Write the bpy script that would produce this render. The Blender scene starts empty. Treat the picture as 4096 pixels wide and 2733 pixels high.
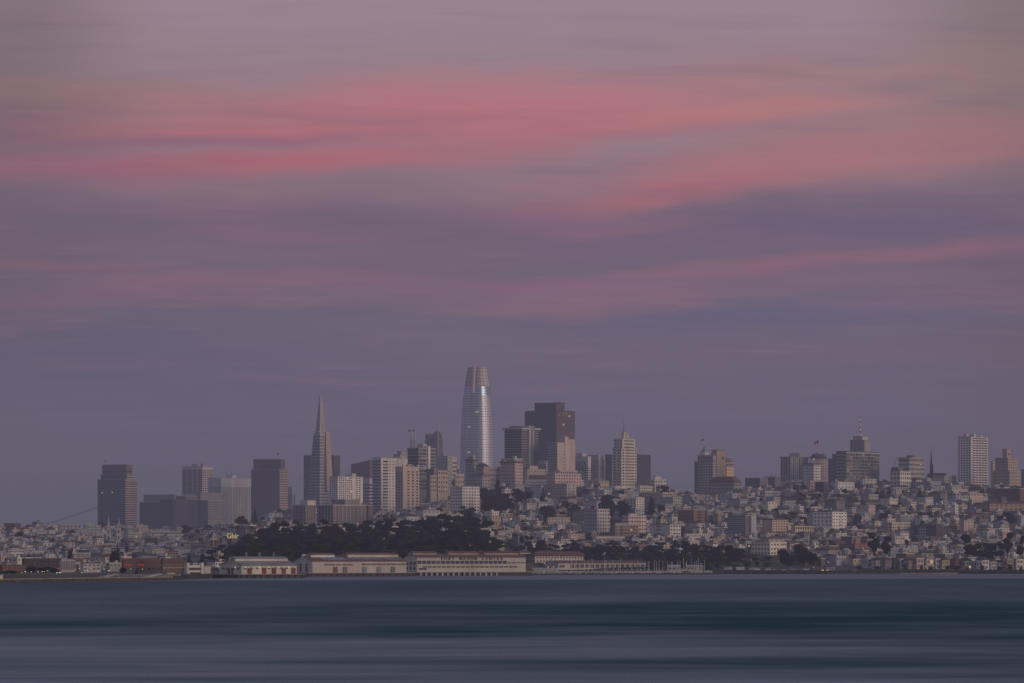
import bpy, math, random
from mathutils import Vector, Matrix
random.seed(7)
C = bpy.context.scene.collection
F, H, HY = 22000.0, 25.0, 2190.0          # focal length in photo pixels, eye height, horizon row
PI = math.pi

# ------------------------------------------------------------------ basics
def lin(c):
    f = lambda v: v / 12.92 if v <= 0.04045 else ((v + 0.055) / 1.055) ** 2.4
    return tuple(f(v / 255.0) for v in c[:3]) + (1.0,)
def X(px, D): return (px - 2048.0) / F * D
def Z(py, D): return H - (py - HY) / F * D
def PX(x, D): return x / D * F + 2048.0
def PY(z, D): return HY + (H - z) / D * F
def interp(x, pts):
    if x <= pts[0][0]: return pts[0][1]
    for (a, va), (b, vb) in zip(pts, pts[1:]):
        if x <= b: return va + (vb - va) * (x - a) / (b - a)
    return pts[-1][1]

# ------------------------------------------------------------------ materials
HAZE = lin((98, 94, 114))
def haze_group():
    g = bpy.data.node_groups.new('painted_haze', 'ShaderNodeTree')
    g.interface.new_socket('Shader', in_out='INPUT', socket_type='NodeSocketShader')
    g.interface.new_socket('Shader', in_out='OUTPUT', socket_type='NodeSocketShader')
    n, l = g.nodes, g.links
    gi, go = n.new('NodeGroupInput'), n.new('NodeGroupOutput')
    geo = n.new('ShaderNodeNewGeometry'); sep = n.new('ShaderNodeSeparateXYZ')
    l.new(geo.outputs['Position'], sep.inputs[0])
    # evening mist painted onto every surface as a flat glow, growing with y: 1 - exp(-(y - y0) / length)
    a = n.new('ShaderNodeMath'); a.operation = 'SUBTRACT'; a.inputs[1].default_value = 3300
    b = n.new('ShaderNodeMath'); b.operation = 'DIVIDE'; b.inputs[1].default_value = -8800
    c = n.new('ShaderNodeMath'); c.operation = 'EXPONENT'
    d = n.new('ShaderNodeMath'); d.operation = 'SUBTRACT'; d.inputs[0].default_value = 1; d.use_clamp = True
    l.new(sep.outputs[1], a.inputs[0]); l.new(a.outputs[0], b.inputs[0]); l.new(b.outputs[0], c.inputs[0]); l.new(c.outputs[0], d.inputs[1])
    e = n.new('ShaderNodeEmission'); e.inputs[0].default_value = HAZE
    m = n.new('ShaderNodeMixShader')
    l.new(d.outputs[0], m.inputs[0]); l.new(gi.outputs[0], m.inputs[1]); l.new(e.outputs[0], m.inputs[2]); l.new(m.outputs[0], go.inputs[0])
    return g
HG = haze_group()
MATS = {}
def new_mat(name):
    m = bpy.data.materials.new(name); m.use_nodes = True
    nt = m.node_tree; nt.nodes.clear()
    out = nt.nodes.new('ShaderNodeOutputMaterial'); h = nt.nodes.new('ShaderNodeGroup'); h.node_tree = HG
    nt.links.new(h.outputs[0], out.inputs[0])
    return m, nt, h
def mat(name, rgb, rough=.85, metal=0, spec=.3, noise=.18, scale=.08, stretch=(1, 1, .25)):
    """albedo rgb with weathering: large soft stains plus a fine grain"""
    if name in MATS: return MATS[name]
    m, nt, h = new_mat(name)
    n, l = nt.nodes, nt.links
    p = n.new('ShaderNodeBsdfPrincipled')
    p.inputs['Roughness'].default_value = rough; p.inputs['Metallic'].default_value = metal
    p.inputs['Specular IOR Level'].default_value = spec
    geo = n.new('ShaderNodeNewGeometry'); mp = n.new('ShaderNodeVectorMath'); mp.operation = 'MULTIPLY'
    mp.inputs[1].default_value = tuple(scale * s for s in stretch)
    nz = n.new('ShaderNodeTexNoise'); nz.inputs['Detail'].default_value = 5; nz.inputs['Scale'].default_value = 1
    l.new(geo.outputs['Position'], mp.inputs[0]); l.new(mp.outputs[0], nz.inputs['Vector'])
    mr = n.new('ShaderNodeMapRange'); mr.inputs[1].default_value = .25; mr.inputs[2].default_value = .75
    mr.inputs[3].default_value = 1 - noise; mr.inputs[4].default_value = 1 + noise
    l.new(nz.outputs[0], mr.inputs[0])
    oi = n.new('ShaderNodeObjectInfo'); mo = n.new('ShaderNodeMapRange')
    mo.inputs[3].default_value = 1 - noise * .8; mo.inputs[4].default_value = 1 + noise * .8
    l.new(oi.outputs['Random'], mo.inputs[0])
    mm = n.new('ShaderNodeMath'); mm.operation = 'MULTIPLY'; l.new(mr.outputs[0], mm.inputs[0]); l.new(mo.outputs[0], mm.inputs[1])
    v = n.new('ShaderNodeVectorMath'); v.operation = 'SCALE'; v.inputs[0].default_value = rgb
    l.new(mm.outputs[0], v.inputs['Scale']); l.new(v.outputs[0], p.inputs['Base Color'])
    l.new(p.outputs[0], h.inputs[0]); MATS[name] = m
    return m
def emis(name, rgb, s):
    if name in MATS: return MATS[name]
    m, nt, h = new_mat(name); e = nt.nodes.new('ShaderNodeEmission')
    e.inputs[0].default_value = lin(rgb); e.inputs[1].default_value = s
    nt.links.new(e.outputs[0], h.inputs[0]); MATS[name] = m
    return m
W = {   # wall albedos
 'white': (.64, .62, .59), 'offwhite': (.53, .505, .475), 'cream': (.57, .53, .455), 'beige': (.50, .43, .36), 'tan': (.42, .34, .27),
 'pinkish': (.52, .40, .37), 'grey': (.42, .42, .43), 'darkgrey': (.20, .20, .21), 'bluegrey': (.32, .36, .42), 'green': (.34, .38, .33),
 'ochre': (.38, .29, .19), 'brick': (.21, .125, .105), 'brown': (.15, .12, .115), 'redbrown': (.25, .135, .105), 'lightblue': (.42, .56, .66),
 'charcoal': (.075, .075, .085), 'navy': (.035, .038, .085), 'concrete': (.36, .35, .33), 'darkglass': (.045, .045, .055), 'orange': (.52, .26, .13),
 'yellow': (.46, .39, .26), 'palegreen': (.46, .52, .44), 'darkbrown': (.075, .06, .06), 'oxblood': (.16, .10, .095)}
for k, v in W.items(): mat('wall_' + k, v, rough=.9 if k not in ('darkglass', 'navy') else .3)
R_ = {'r_light': (.40, .39, .39), 'r_grey': (.27, .27, .28), 'r_dark': (.07, .07, .075), 'r_red': (.15, .083, .08), 'r_brown': (.14, .085, .07), 'r_white': (.58, .57, .56), 'r_blue': (.16, .20, .27)}
for k, v in R_.items(): mat(k, v, noise=.25)
mat('glass_a', (.03, .033, .04), rough=.25, spec=.6); mat('glass_b', (.06, .065, .075), rough=.3, spec=.5)
mat('glass_c', (.13, .13, .135), rough=.5); mat('glass_blue', (.07, .11, .15), rough=.25, spec=.6)
mat('glass_pale', (.28, .28, .29), rough=.5); mat('metal_dark', (.08, .08, .09), rough=.6); mat('metal_light', (.5, .5, .5), rough=.5)
mat('mast_white', (.70, .70, .72)); mat('sail_blue', (.12, .15, .25)); mat('red_paint', (.28, .09, .09)); mat('door_red', (.18, .065, .07))
mat('verdigris', (.16, .26, .25)); mat('sand', (.17, .15, .135)); mat('rock', (.035, .034, .038), noise=.5, scale=.4); mat('rock_pale', (.20, .20, .20), noise=.4, scale=.3)
mat('trunk', (.06, .045, .035)); mat('leaf_dark', (.026, .033, .022), noise=.5, scale=.12, stretch=(1, 1, 1), spec=.1)
mat('leaf_olive', (.050, .055, .032), noise=.5, scale=.12, stretch=(1, 1, 1), spec=.1); mat('leaf_brown', (.05, .038, .025), noise=.4, spec=.1)
mat('lawn', (.045, .060, .032), noise=.4, scale=.03, stretch=(1, 1, 1)); mat('pale_concrete', (.52, .50, .48))
lit_w = emis('lit_warm', (250, 195, 105), .75); lit_d = emis('lit_dim', (205, 160, 105), .32); lit_g = emis('lit_green', (205, 225, 120), .75)
red_l = emis('lit_red', (215, 50, 55), .7); white_l = emis('lit_white', (215, 255, 225), 1.1); bulb = emis('lit_bulb', (225, 185, 105), .55)
afterglow = emis('painted_afterglow', (235, 178, 120), .5)  # panes emit a painted reflection of the sunset
def M(n): return MATS.get(n) or MATS['wall_' + n]

# ------------------------------------------------------------------ objects
def setp(o, label=None, cat=None, group=None, kind=None):
    if label: o['label'] = label
    if cat: o['category'] = cat
    if group: o['group'] = group
    if kind: o['kind'] = kind
    return o
def root(name, loc, rz=0, label=None, cat=None, group=None):
    o = bpy.data.objects.new(name, None); C.objects.link(o); o.location = loc; o.rotation_euler = (0, 0, rz)
    o.empty_display_size = 1
    return setp(o, label, cat, group)
def add(name, me, parent=None, loc=(0, 0, 0), scale=(1, 1, 1), rz=0, ry=0):
    o = bpy.data.objects.new(name, me); C.objects.link(o)
    if parent: o.parent = parent
    o.location = loc; o.scale = scale; o.rotation_euler = (0, ry, rz)
    return o
def mesh(name, vs, fs, mats, fm=None, smooth=False):
    me = bpy.data.meshes.new(name); me.from_pydata(vs, [], fs)
    for m in (mats if isinstance(mats, (list, tuple)) else [mats]): me.materials.append(m)
    if fm: me.polygons.foreach_set('material_index', fm)
    if smooth: me.polygons.foreach_set('use_smooth', [True] * len(fs))
    me.update(); return me
def boxvf(x0, x1, y0, y1, z0, z1, base=0):
    vs = [(x0, y0, z0), (x1, y0, z0), (x1, y1, z0), (x0, y1, z0), (x0, y0, z1), (x1, y0, z1), (x1, y1, z1), (x0, y1, z1)]
    fs = [(0, 3, 2, 1), (4, 5, 6, 7), (0, 1, 5, 4), (1, 2, 6, 5), (2, 3, 7, 6), (3, 0, 4, 7)]
    return vs, [tuple(i + base for i in f) for f in fs]
class MB:
    def __init__(s): s.v, s.f, s.m = [], [], []
    def box(s, x0, x1, y0, y1, z0, z1, m=0):
        v, f = boxvf(x0, x1, y0, y1, z0, z1, len(s.v)); s.v += v; s.f += f; s.m += [m] * 6; return s
    def poly(s, pts, m=0):
        b = len(s.v); s.v += [tuple(p) for p in pts]; s.f.append(tuple(range(b, b + len(pts)))); s.m.append(m); return s
    def hull(s, bot, top, m=0):
        n, b = len(bot), len(s.v); s.v += [tuple(p) for p in bot] + [tuple(p) for p in top]
        s.f.append(tuple(range(b + n - 1, b - 1, -1))); s.f.append(tuple(range(b + n, b + 2 * n)))
        for i in range(n): s.f.append((b + i, b + (i + 1) % n, b + n + (i + 1) % n, b + n + i))
        s.m += [m] * (n + 2); return s
    def tube(s, p0, p1, r0, r1=None, n=6, m=0):
        r1 = r0 if r1 is None else r1
        p0, p1 = Vector(p0), Vector(p1); d = (p1 - p0).normalized()
        u = d.orthogonal().normalized(); w = d.cross(u)
        c = [(math.cos(2 * PI * i / n), math.sin(2 * PI * i / n)) for i in range(n)]
        return s.hull([p0 + (u * a + w * b) * r0 for a, b in c], [p1 + (u * a + w * b) * r1 for a, b in c], m)
    def lathe(s, prof, n=12, m=0, cx=0, cy=0):
        b = len(s.v)
        for r, z in prof:
            for i in range(n): s.v.append((cx + r * math.cos(2 * PI * i / n), cy + r * math.sin(2 * PI * i / n), z))
        for k in range(len(prof) - 1):
            for i in range(n):
                j = (i + 1) % n; s.f.append((b + k * n + i, b + k * n + j, b + (k + 1) * n + j, b + (k + 1) * n + i)); s.m.append(m)
        s.f.append(tuple(b + (len(prof) - 1) * n + i for i in range(n))); s.m.append(m)
        return s
    def make(s, name, mats, smooth=False): return mesh(name, s.v, s.f, mats, s.m, smooth)
    def obj(s, name, mats, parent=None, loc=(0, 0, 0), smooth=False, rz=0): return add(name, s.make(name, mats, smooth), parent, loc, rz=rz)
UC = {}
def unit(matname):
    """a shared one-metre block, centred on x and y, standing on z=0"""
    if matname not in UC:
        UC[matname] = mesh('block', *boxvf(-.5, .5, -.5, .5, 0, 1), M(matname))
    return UC[matname]
def block(name, matname, parent, x0, x1, y0, y1, z0, z1):
    return add(name, unit(matname), parent, ((x0 + x1) / 2, (y0 + y1) / 2, z0), (x1 - x0, y1 - y0, z1 - z0))

# ------------------------------------------------------------------ terrain
SH = [(-1500, 4100), (0, 4330), (700, 4420), (850, 4500), (1200, 4720), (1660, 4850), (2100, 4900), (2180, 5200), (2840, 5230), (2900, 5160), (3300, 5170), (4096, 5215), (6000, 5300)]
def shore(px): return interp(px, SH)
COL = [  # px: rows of the ground at 5000 / 5400 / 6000 / 6600 m
 (-600, 2286, 2268, 2222, 2140), (0, 2286, 2266, 2212, 2122), (400, 2286, 2266, 2210, 2125), (700, 2284, 2262, 2210, 2150), (850, 2278, 2240, 2180, 2130),
 (960, 2240, 2172, 2130, 2090), (1100, 2232, 2160, 2118, 2078), (1300, 2228, 2152, 2112, 2070), (1600, 2226, 2148, 2100, 2050), (1780, 2226, 2145, 2090, 2010),
 (1920, 2232, 2178, 2100, 1962), (2040, 2262, 2250, 2108, 1943), (2330, 2275, 2262, 2115, 1942), (2400, 2262, 2235, 2112, 1945), (2600, 2256, 2224, 2110, 1962), (2740, 2254, 2222, 2115, 1996),
 (2850, 2262, 2228, 2120, 1985), (3000, 2268, 2236, 2125, 1958), (3200, 2278, 2246, 2130, 1938), (3500, 2283, 2254, 2135, 1922), (3850, 2283, 2256, 2140, 1932),
 (4096, 2283, 2256, 2145, 1955), (4800, 2285, 2262, 2170, 2010)]
DS = (5000, 5400, 6000, 6600)
def ground_row(px, D):
    vals = [interp(px, [(c[0], c[1 + k]) for c in COL]) for k in range(4)]
    return vals
def gz(px, D):
    s = shore(px)
    if D <= s: return -3.0
    v = ground_row(px, D)
    zs = [Z(v[k], DS[k]) for k in range(4)]
    if D <= s + 30: return 3.0 * (D - s) / 30
    if D >= 6600:
        zr = zs[3]
        if D <= 6900: return zr - 3 * (D - 6600) / 300
        if D <= 7500: return zr - 3 + (12 - zr + 3) * (D - 6900) / 600
        return 12.0
    pts = [(s + 30, 3.0)]
    if s + 150 < 5000: pts.append((max(s + 60, 4900), min(4.0, zs[0]))); 
    pts += [(d, z) for d, z in zip(DS, zs) if d > pts[-1][0] + 20]
    return max(2.5, interp(D, pts))
def gxy(x, y): return gz(PX(x, y), y)
def D_for(px, row):
    lo, hi = shore(px) + 60, 6600.0
    for _ in range(30):
        m = (lo + hi) / 2
        if PY(gz(px, m), m) > row: lo = m
        else: hi = m
    return lo
def build_ground():
    pxs = list(range(-2400, 6500, 60)); vs, fs, fm = [], [], []
    NR = 60
    for px in pxs:
        s = shore(px); ds = [s - 60, s - 5, s, s + 30, s + 60]
        ds += [s + 60 + (7600 - s - 60) * ((k + 1) / (NR - 5)) for k in range(NR - 5)]
        ds += [9500, 14000, 40000]
        for D in ds: vs.append((X(px, D), D, gz(px, D)))
    n = NR + 3
    for i in range(len(pxs) - 1):
        for k in range(n - 1): fs.append((i * n + k, (i + 1) * n + k, (i + 1) * n + k + 1, i * n + k + 1))
    m, nt, h = new_mat('city_ground'); nn, l = nt.nodes, nt.links
    p = nn.new('ShaderNodeBsdfPrincipled'); p.inputs['Roughness'].default_value = .95
    geo = nn.new('ShaderNodeNewGeometry'); nz = nn.new('ShaderNodeTexNoise'); nz.inputs['Scale'].default_value = .012; nz.inputs['Detail'].default_value = 8
    l.new(geo.outputs['Position'], nz.inputs['Vector'])
    cr = nn.new('ShaderNodeValToRGB'); e = cr.color_ramp.elements
    e[0].position, e[0].color = .38, (.022, .028, .018, 1); e[1].position, e[1].color = .62, (.075, .07, .065, 1)
    e.new(.5).color = (.045, .045, .038, 1)
    l.new(nz.outputs[0], cr.inputs[0]); l.new(cr.outputs[0], p.inputs['Base Color']); l.new(p.outputs[0], h.inputs[0])
    o = add('ground', mesh('ground', vs, fs, m, smooth=True)); setp(o, 'hilly city ground rising from the waterfront to the ridge', kind='structure')
build_ground()

# ------------------------------------------------------------------ water
def build_water():
    vs, fs = [], []
    ys = [-3000, 0, 400, 600, 800, 1000, 1500, 2000, 3000, 4000, 5000, 6000, 12000]
    xs = [-9000, -4000, -2000, -1000, -500, 0, 500, 1000, 2000, 4000, 9000]
    for y in ys:
        for x in xs: vs.append((x, y, 0))
    n = len(xs)
    for j in range(len(ys) - 1):
        for i in range(n - 1): fs.append((j * n + i, j * n + i + 1, (j + 1) * n + i + 1, (j + 1) * n + i))
    m, nt, h = new_mat('bay_water'); nn, l = nt.nodes, nt.links
    geo = nn.new('ShaderNodeNewGeometry'); sep = nn.new('ShaderNodeSeparateXYZ'); l.new(geo.outputs['Position'], sep.inputs[0])
    def math_(op, a, b=None, clamp=False):
        q = nn.new('ShaderNodeMath'); q.operation = op; q.use_clamp = clamp
        for k, v in ((0, a), (1, b)):
            if v is None: continue
            if isinstance(v, (int, float)): q.inputs[k].default_value = v
            else: l.new(v, q.inputs[k])
        return q.outputs[0]
    # swell bands with painted sky sheen run across the bay; s counts them, closer together with distance
    inv = math_('DIVIDE', 25 * F, sep.outputs[1])             # 100 far .. 560 near
    skew = math_('MULTIPLY', math_('DIVIDE', sep.outputs[0], sep.outputs[1]), 60.0)
    s = math_('ADD', inv, skew)
    def nz(sx, ss, det, off):
        cmb = nn.new('ShaderNodeCombineXYZ'); l.new(math_('MULTIPLY', sep.outputs[0], sx), cmb.inputs[0]); l.new(math_('MULTIPLY', s, ss), cmb.inputs[1]); cmb.inputs[2].default_value = off
        q = nn.new('ShaderNodeTexNoise'); q.inputs['Scale'].default_value = 1; q.inputs['Detail'].default_value = det; l.new(cmb.outputs[0], q.inputs['Vector']); return q.outputs[0]
    n1, n2, n3 = nz(.0042, .016, 3, 3.7), nz(.009, .036, 2.5, 11.0), nz(.03, .13, 3, 21.0)
    nsum = math_('ADD', math_('MULTIPLY', math_('SUBTRACT', n1, .5), 1.5), math_('ADD', math_('MULTIPLY', math_('SUBTRACT', n2, .5), 1.5), math_('MULTIPLY', math_('SUBTRACT', n3, .5), .45)))
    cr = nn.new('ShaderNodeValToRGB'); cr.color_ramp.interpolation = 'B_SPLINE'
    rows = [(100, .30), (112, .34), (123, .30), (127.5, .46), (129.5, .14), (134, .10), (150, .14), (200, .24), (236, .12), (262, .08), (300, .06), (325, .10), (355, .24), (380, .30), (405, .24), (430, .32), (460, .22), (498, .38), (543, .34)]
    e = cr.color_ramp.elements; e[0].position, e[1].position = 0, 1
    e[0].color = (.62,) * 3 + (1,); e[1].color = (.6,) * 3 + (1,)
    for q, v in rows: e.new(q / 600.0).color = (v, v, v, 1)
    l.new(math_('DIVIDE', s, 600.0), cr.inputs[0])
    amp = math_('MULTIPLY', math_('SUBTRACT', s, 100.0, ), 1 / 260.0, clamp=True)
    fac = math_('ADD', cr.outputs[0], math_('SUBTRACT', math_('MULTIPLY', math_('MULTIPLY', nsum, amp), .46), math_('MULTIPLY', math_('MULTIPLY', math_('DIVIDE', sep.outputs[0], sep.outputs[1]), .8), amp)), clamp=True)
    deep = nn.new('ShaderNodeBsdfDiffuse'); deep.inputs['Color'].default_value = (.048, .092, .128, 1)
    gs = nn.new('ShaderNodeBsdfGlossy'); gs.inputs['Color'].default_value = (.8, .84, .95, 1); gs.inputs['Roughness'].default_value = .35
    sf = nn.new('ShaderNodeBsdfDiffuse'); sf.inputs['Color'].default_value = (.45, .45, .61, 1)  # lavender diffuse stands in for sky light scattered off the waves
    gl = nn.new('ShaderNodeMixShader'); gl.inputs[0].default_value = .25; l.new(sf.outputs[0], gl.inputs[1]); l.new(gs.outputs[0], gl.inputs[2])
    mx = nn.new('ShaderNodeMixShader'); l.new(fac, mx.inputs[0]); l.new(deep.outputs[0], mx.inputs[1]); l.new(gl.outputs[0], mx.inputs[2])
    l.new(mx.outputs[0], h.inputs[0])
    o = add('water', mesh('water', vs, fs, m)); setp(o, 'calm dusk bay water smoothed into dark teal and lavender bands', kind='structure')
build_water()

# ------------------------------------------------------------------ generic building
SCALE = {}
BOXES = []       # (px0, px1, row_top, row_bottom, D) of every hand-placed building, for keeping houses clear of them
def grid_nums(v, d): return v if v is not None else d
def pick_glass(lit=.006, base=('glass_a', 'glass_b', 'glass_b', 'glass_c')):
    r = random.random()
    if r < lit: return 'lit_warm' if r < lit * .5 else 'lit_dim'
    return random.choice(base)
def facade(par, face, X0, X1, Y0, Y1, z0, z1, st):
    if not st or st[0] == 'n': return
    o = dict(x0=0, x1=1, z0=0, z1=1, wf=.55, hf=.5, m=None, lit=.006, name=None, t=.35, bias=0)
    o.update(st[-1] if isinstance(st[-1], dict) else {})
    wid = (Y1 - Y0) if face == 'L' else (X1 - X0)
    za, zb = z0 + (z1 - z0) * o['z0'], z0 + (z1 - z0) * o['z1']
    def put(nm, u0, u1, a, b, mt, t=o['t']):
        if face == 'L': return block(nm, mt, par, X0 - t, X0 + .2, Y0 + wid * (1 - u1), Y0 + wid * (1 - u0), a, b)
        return block(nm, mt, par, X0 + wid * u0, X0 + wid * u1, Y0 - t, Y0 + .2, a, b)
    if st[0] == 'g':
        nx, nz = st[1], st[2]; cells = [(i, k) for k in range(nz) for i in range(nx)]
        fh, fw = (zb - za) / nz, (o['x1'] - o['x0']) / nx
        pick = lambda: o['m'] if o['m'] and random.random() > o['lit'] else pick_glass(o['lit'], ('glass_a', 'glass_b', 'glass_c', 'glass_pale', 'wall_brown')) if o.get('mix') else pick_glass(o['lit'])
        def rect(i, k):
            u = o['x0'] + fw * (i + .5 + o['bias'] * (.5 if i % 2 == 0 else -.5)); c = za + fh * (k + .5)
            return u - fw * o['wf'] / 2, u + fw * o['wf'] / 2, c - fh * o['hf'] / 2, c + fh * o['hf'] / 2
        cells.sort(key=lambda c: -c[1])
        lim = 100 if wid * fw * o['wf'] * (SCALE.get(par.name, 3.4) * abs(math.sin(par.rotation_euler.z) if face == 'L' else math.cos(par.rotation_euler.z))) > 3.3 else 0
        lim = min(lim, len(cells)) if len(cells) - lim > 8 else len(cells) if lim else 0
        for i, k in cells[:lim]:
            r = rect(i, k); put(o['name'] or 'window', *r, pick())
        if len(cells) > lim:
            b = MB()
            for i, k in cells[lim:]:
                u0, u1, a, c = rect(i, k); mi = random.choice((0, 1, 1, 2))
                if face == 'L': b.box(X0 - o['t'], X0 + .2, Y0 + wid * (1 - u1), Y0 + wid * (1 - u0), a, c, mi)
                else: b.box(X0 + wid * u0, X0 + wid * u1, Y0 - o['t'], Y0 + .2, a, c, mi)
            q = b.obj(o['name'] or 'window', [M('glass_a'), M('glass_b'), M('glass_c')], par); q['kind'] = 'stuff'
    elif st[0] == 'b':
        nz = st[1]; fh = (zb - za) / nz
        for k in range(nz):
            c = za + fh * (k + .5); put(o['name'] or 'window_band', o['x0'] + .004, o['x1'] - .004, c - fh * o['hf'] / 2, c + fh * o['hf'] / 2, o['m'] or random.choice(('glass_a', 'glass_b')))
    elif st[0] == 'f':
        n = st[1]; fw = (o['x1'] - o['x0']) / n
        for i in range(n):
            u = o['x0'] + fw * (i + .5); put(o['name'] or 'rib', u - fw * o['wf'] / 2, u + fw * o['wf'] / 2, za, zb, o['m'] or 'glass_a')
def styles(s):
    if s is None: return []
    return s if isinstance(s, list) else [s]
class B:
    """a building with a near vertical corner at xc, a left face to xl and a right face to xr (photo pixels), roof row yt, foot row yb"""
    def __init__(s, name, label, xl, xc, xr, yt, yb, wall, D=None, a=31, L=None, R=None, tiers=(), roof='r_grey', group=None, cat='building', over=.25, rt=.8, zbot=None, keep=True):
        if D is None: D = D_for(xc, yb)
        s.D, s.a, s.xc = D, math.radians(a), xc
        sc = F / D; s.sc = sc
        ca, sa = math.cos(s.a), math.sin(s.a); s.ca, s.sa = ca, sa
        WL, WR = (xc - xl) / sc / ca, (xr - xc) / sc / sa
        s.o = root(name, (X(xc, D), D, 0), PI / 2 - s.a, label, cat, group); SCALE[s.o.name] = sc
        zt = Z(yt, D); zb = Z(yb, D)
        g = min(gz(xl, D + WL * sa), gz(xc, D), gz(xr, D + WR * ca)) - 1.0 if zbot is None else zbot
        s.g = g; s.tops = [(0, WR, 0, WL, zt)]
        block('wall', 'wall_' + wall, s.o, 0, WR, 0, WL, g, zt)
        for st in styles(L): facade(s.o, 'L', 0, WR, 0, WL, max(zb, g + 1), zt, st)
        for st in styles(R): facade(s.o, 'R', 0, WR, 0, WL, max(zb, g + 1), zt, st)
        if roof: block('roof', roof, s.o, -over, WR + over, -over, WL + over, zt, zt + rt)
        for t in tiers: s.tier(*t[:4], **(t[4] if len(t) > 4 else {}))
        s.zt = s.tops[-1][4]
        if keep: BOXES.append((xl, xr, min([yt] + [t[3] for t in tiers]), yb, D))
    def tier(s, xl, xc, xr, yt, wall='beige', L=None, R=None, roof='r_grey', m=.8, name='upper_storeys', z0=None, over=.2, rt=.7):
        if xc >= s.xc: y0 = m; x0 = ((xc - s.xc) / s.sc + m * s.ca) / s.sa
        else: x0 = m; y0 = ((s.xc - xc) / s.sc + m * s.sa) / s.ca
        y1 = y0 + (xc - xl) / s.sc / s.ca; x1 = x0 + (xr - xc) / s.sc / s.sa
        zb, zt = s.tops[-1][4] if z0 is None else z0, Z(yt, s.D)
        block(name, 'wall_' + wall, s.o, x0, x1, y0, y1, zb, zt)
        for st in styles(L): facade(s.o, 'L', x0, x1, y0, y1, zb, zt, st)
        for st in styles(R): facade(s.o, 'R', x0, x1, y0, y1, zb, zt, st)
        if roof: block('roof', roof, s.o, x0 - over, x1 + over, y0 - over, y1 + over, zt, zt + rt)
        s.tops.append((x0, x1, y0, y1, zt)); return s
    def local(s, px, depth=.5):
        """a point on the roof seen at column px"""
        x0, x1, y0, y1, zt = s.tops[-1]
        w = (px - s.xc) / s.sc
        best = None
        for k in range(21):
            x = x0 + (x1 - x0) * k / 20; y = (x * s.sa - w) / s.ca
            if y0 <= y <= y1:
                sco = abs((k / 20) - depth) + abs((y - y0) / (y1 - y0) - depth)
                if best is None or sco < best[0]: best = (sco, x, y)
        return (best[1], best[2]) if best else ((x0 + x1) / 2, (y0 + y1) / 2)
    def pent(s, xl, xr, yt, m='concrete', name='penthouse', z0=None):
        x, y = s.local((xl + xr) / 2); w = (xr - xl) / s.sc / (s.ca + s.sa) / 2
        block(name, m, s.o, x - w, x + w, y - w, y + w, (s.tops[-1][4] if z0 is None else z0), Z(yt, s.D)); return s
    def mast(s, px, yt, r=.5, m='metal_dark', name='antenna', beacon=False, z0=None):
        x, y = s.local(px); zt = Z(yt, s.D)
        MB().tube((x, y, s.tops[-1][4] if z0 is None else z0), (x, y, zt), r, r * .4).obj(name, [M(m)], s.o)
        if beacon: s.beacon(px, yt)
        return s
    def beacon(s, px, row, r=.8):
        x, y = s.local(px); z = Z(row, s.D)
        MB().lathe([(0.01, z - r), (r, z - r * .3), (r, z + r * .3), (.01, z + r)], 6, cx=x, cy=y).obj('beacon', [red_l], s.o); return s
    def hip(s, yt, m='r_dark', inset=.35, name='hipped_roof', z0=None, flat=.35, over=.6):
        x0, x1, y0, y1, zt = s.tops[-1]; z0 = zt + .9 if z0 is None else z0; z1 = Z(yt, s.D)
        mx, my = (x1 - x0) * inset, (y1 - y0) * inset; q = min(mx, my)
        MB().hull([(x0 - over, y0 - over, z0), (x1 + over, y0 - over, z0), (x1 + over, y1 + over, z0), (x0 - over, y1 + over, z0)],
                  [(x0 + q, y0 + q, z1), (x1 - q, y0 + q, z1), (x1 - q, y1 - q, z1), (x0 + q, y1 - q, z1)]).obj(name, [M(m)], s.o)
        s.tops.append((x0 + q, x1 - q, y0 + q, y1 - q, z1)); return s
def flagpole(b, px, ytop, label, w=14, h=9, d=-1, z0=None):
    x, y = b.local(px); D = b.D; zt = Z(ytop, D)
    wl = b.o.matrix_basis @ Vector((x, y, b.tops[-1][4] if z0 is None else z0))
    r = root('flagpole', (wl.x, wl.y, wl.z), 0, label, 'flagpole', 'flags flying over the rooftops')
    MB().tube((0, 0, 0), (0, 0, zt - wl.z), .22, .12).obj('pole', [M('metal_light')], r)
    sx = w / F * D; sz = h / F * D; top = zt - wl.z
    q = MB(); N = 5
    for i in range(N):
        for k in range(3):
            u0, u1 = i / N, (i + 1) / N; za, zb = top - sz * (k + 1) / 3, top - sz * k / 3
            dr = lambda u: -sz * .5 * u * u; wv = lambda u: .5 * math.sin(u * 7)
            q.poly([(d * sx * u0, wv(u0), za + dr(u0)), (d * sx * u1, wv(u1), za + dr(u1)), (d * sx * u1, wv(u1), zb + dr(u1)), (d * sx * u0, wv(u0), zb + dr(u0))], 1 if (i < 2 and k < 2) else 0)
    q.obj('flag', [mat('flag_red', (.35, .16, .17)), mat('flag_blue', (.06, .06, .12))], r)
G = lambda nx, nz, **k: ('g', nx, nz, k)
BD = lambda nz, **k: ('b', nz, k)
FN = lambda n, **k: ('f', n, k)
MATS['afterglow'] = afterglow
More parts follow.
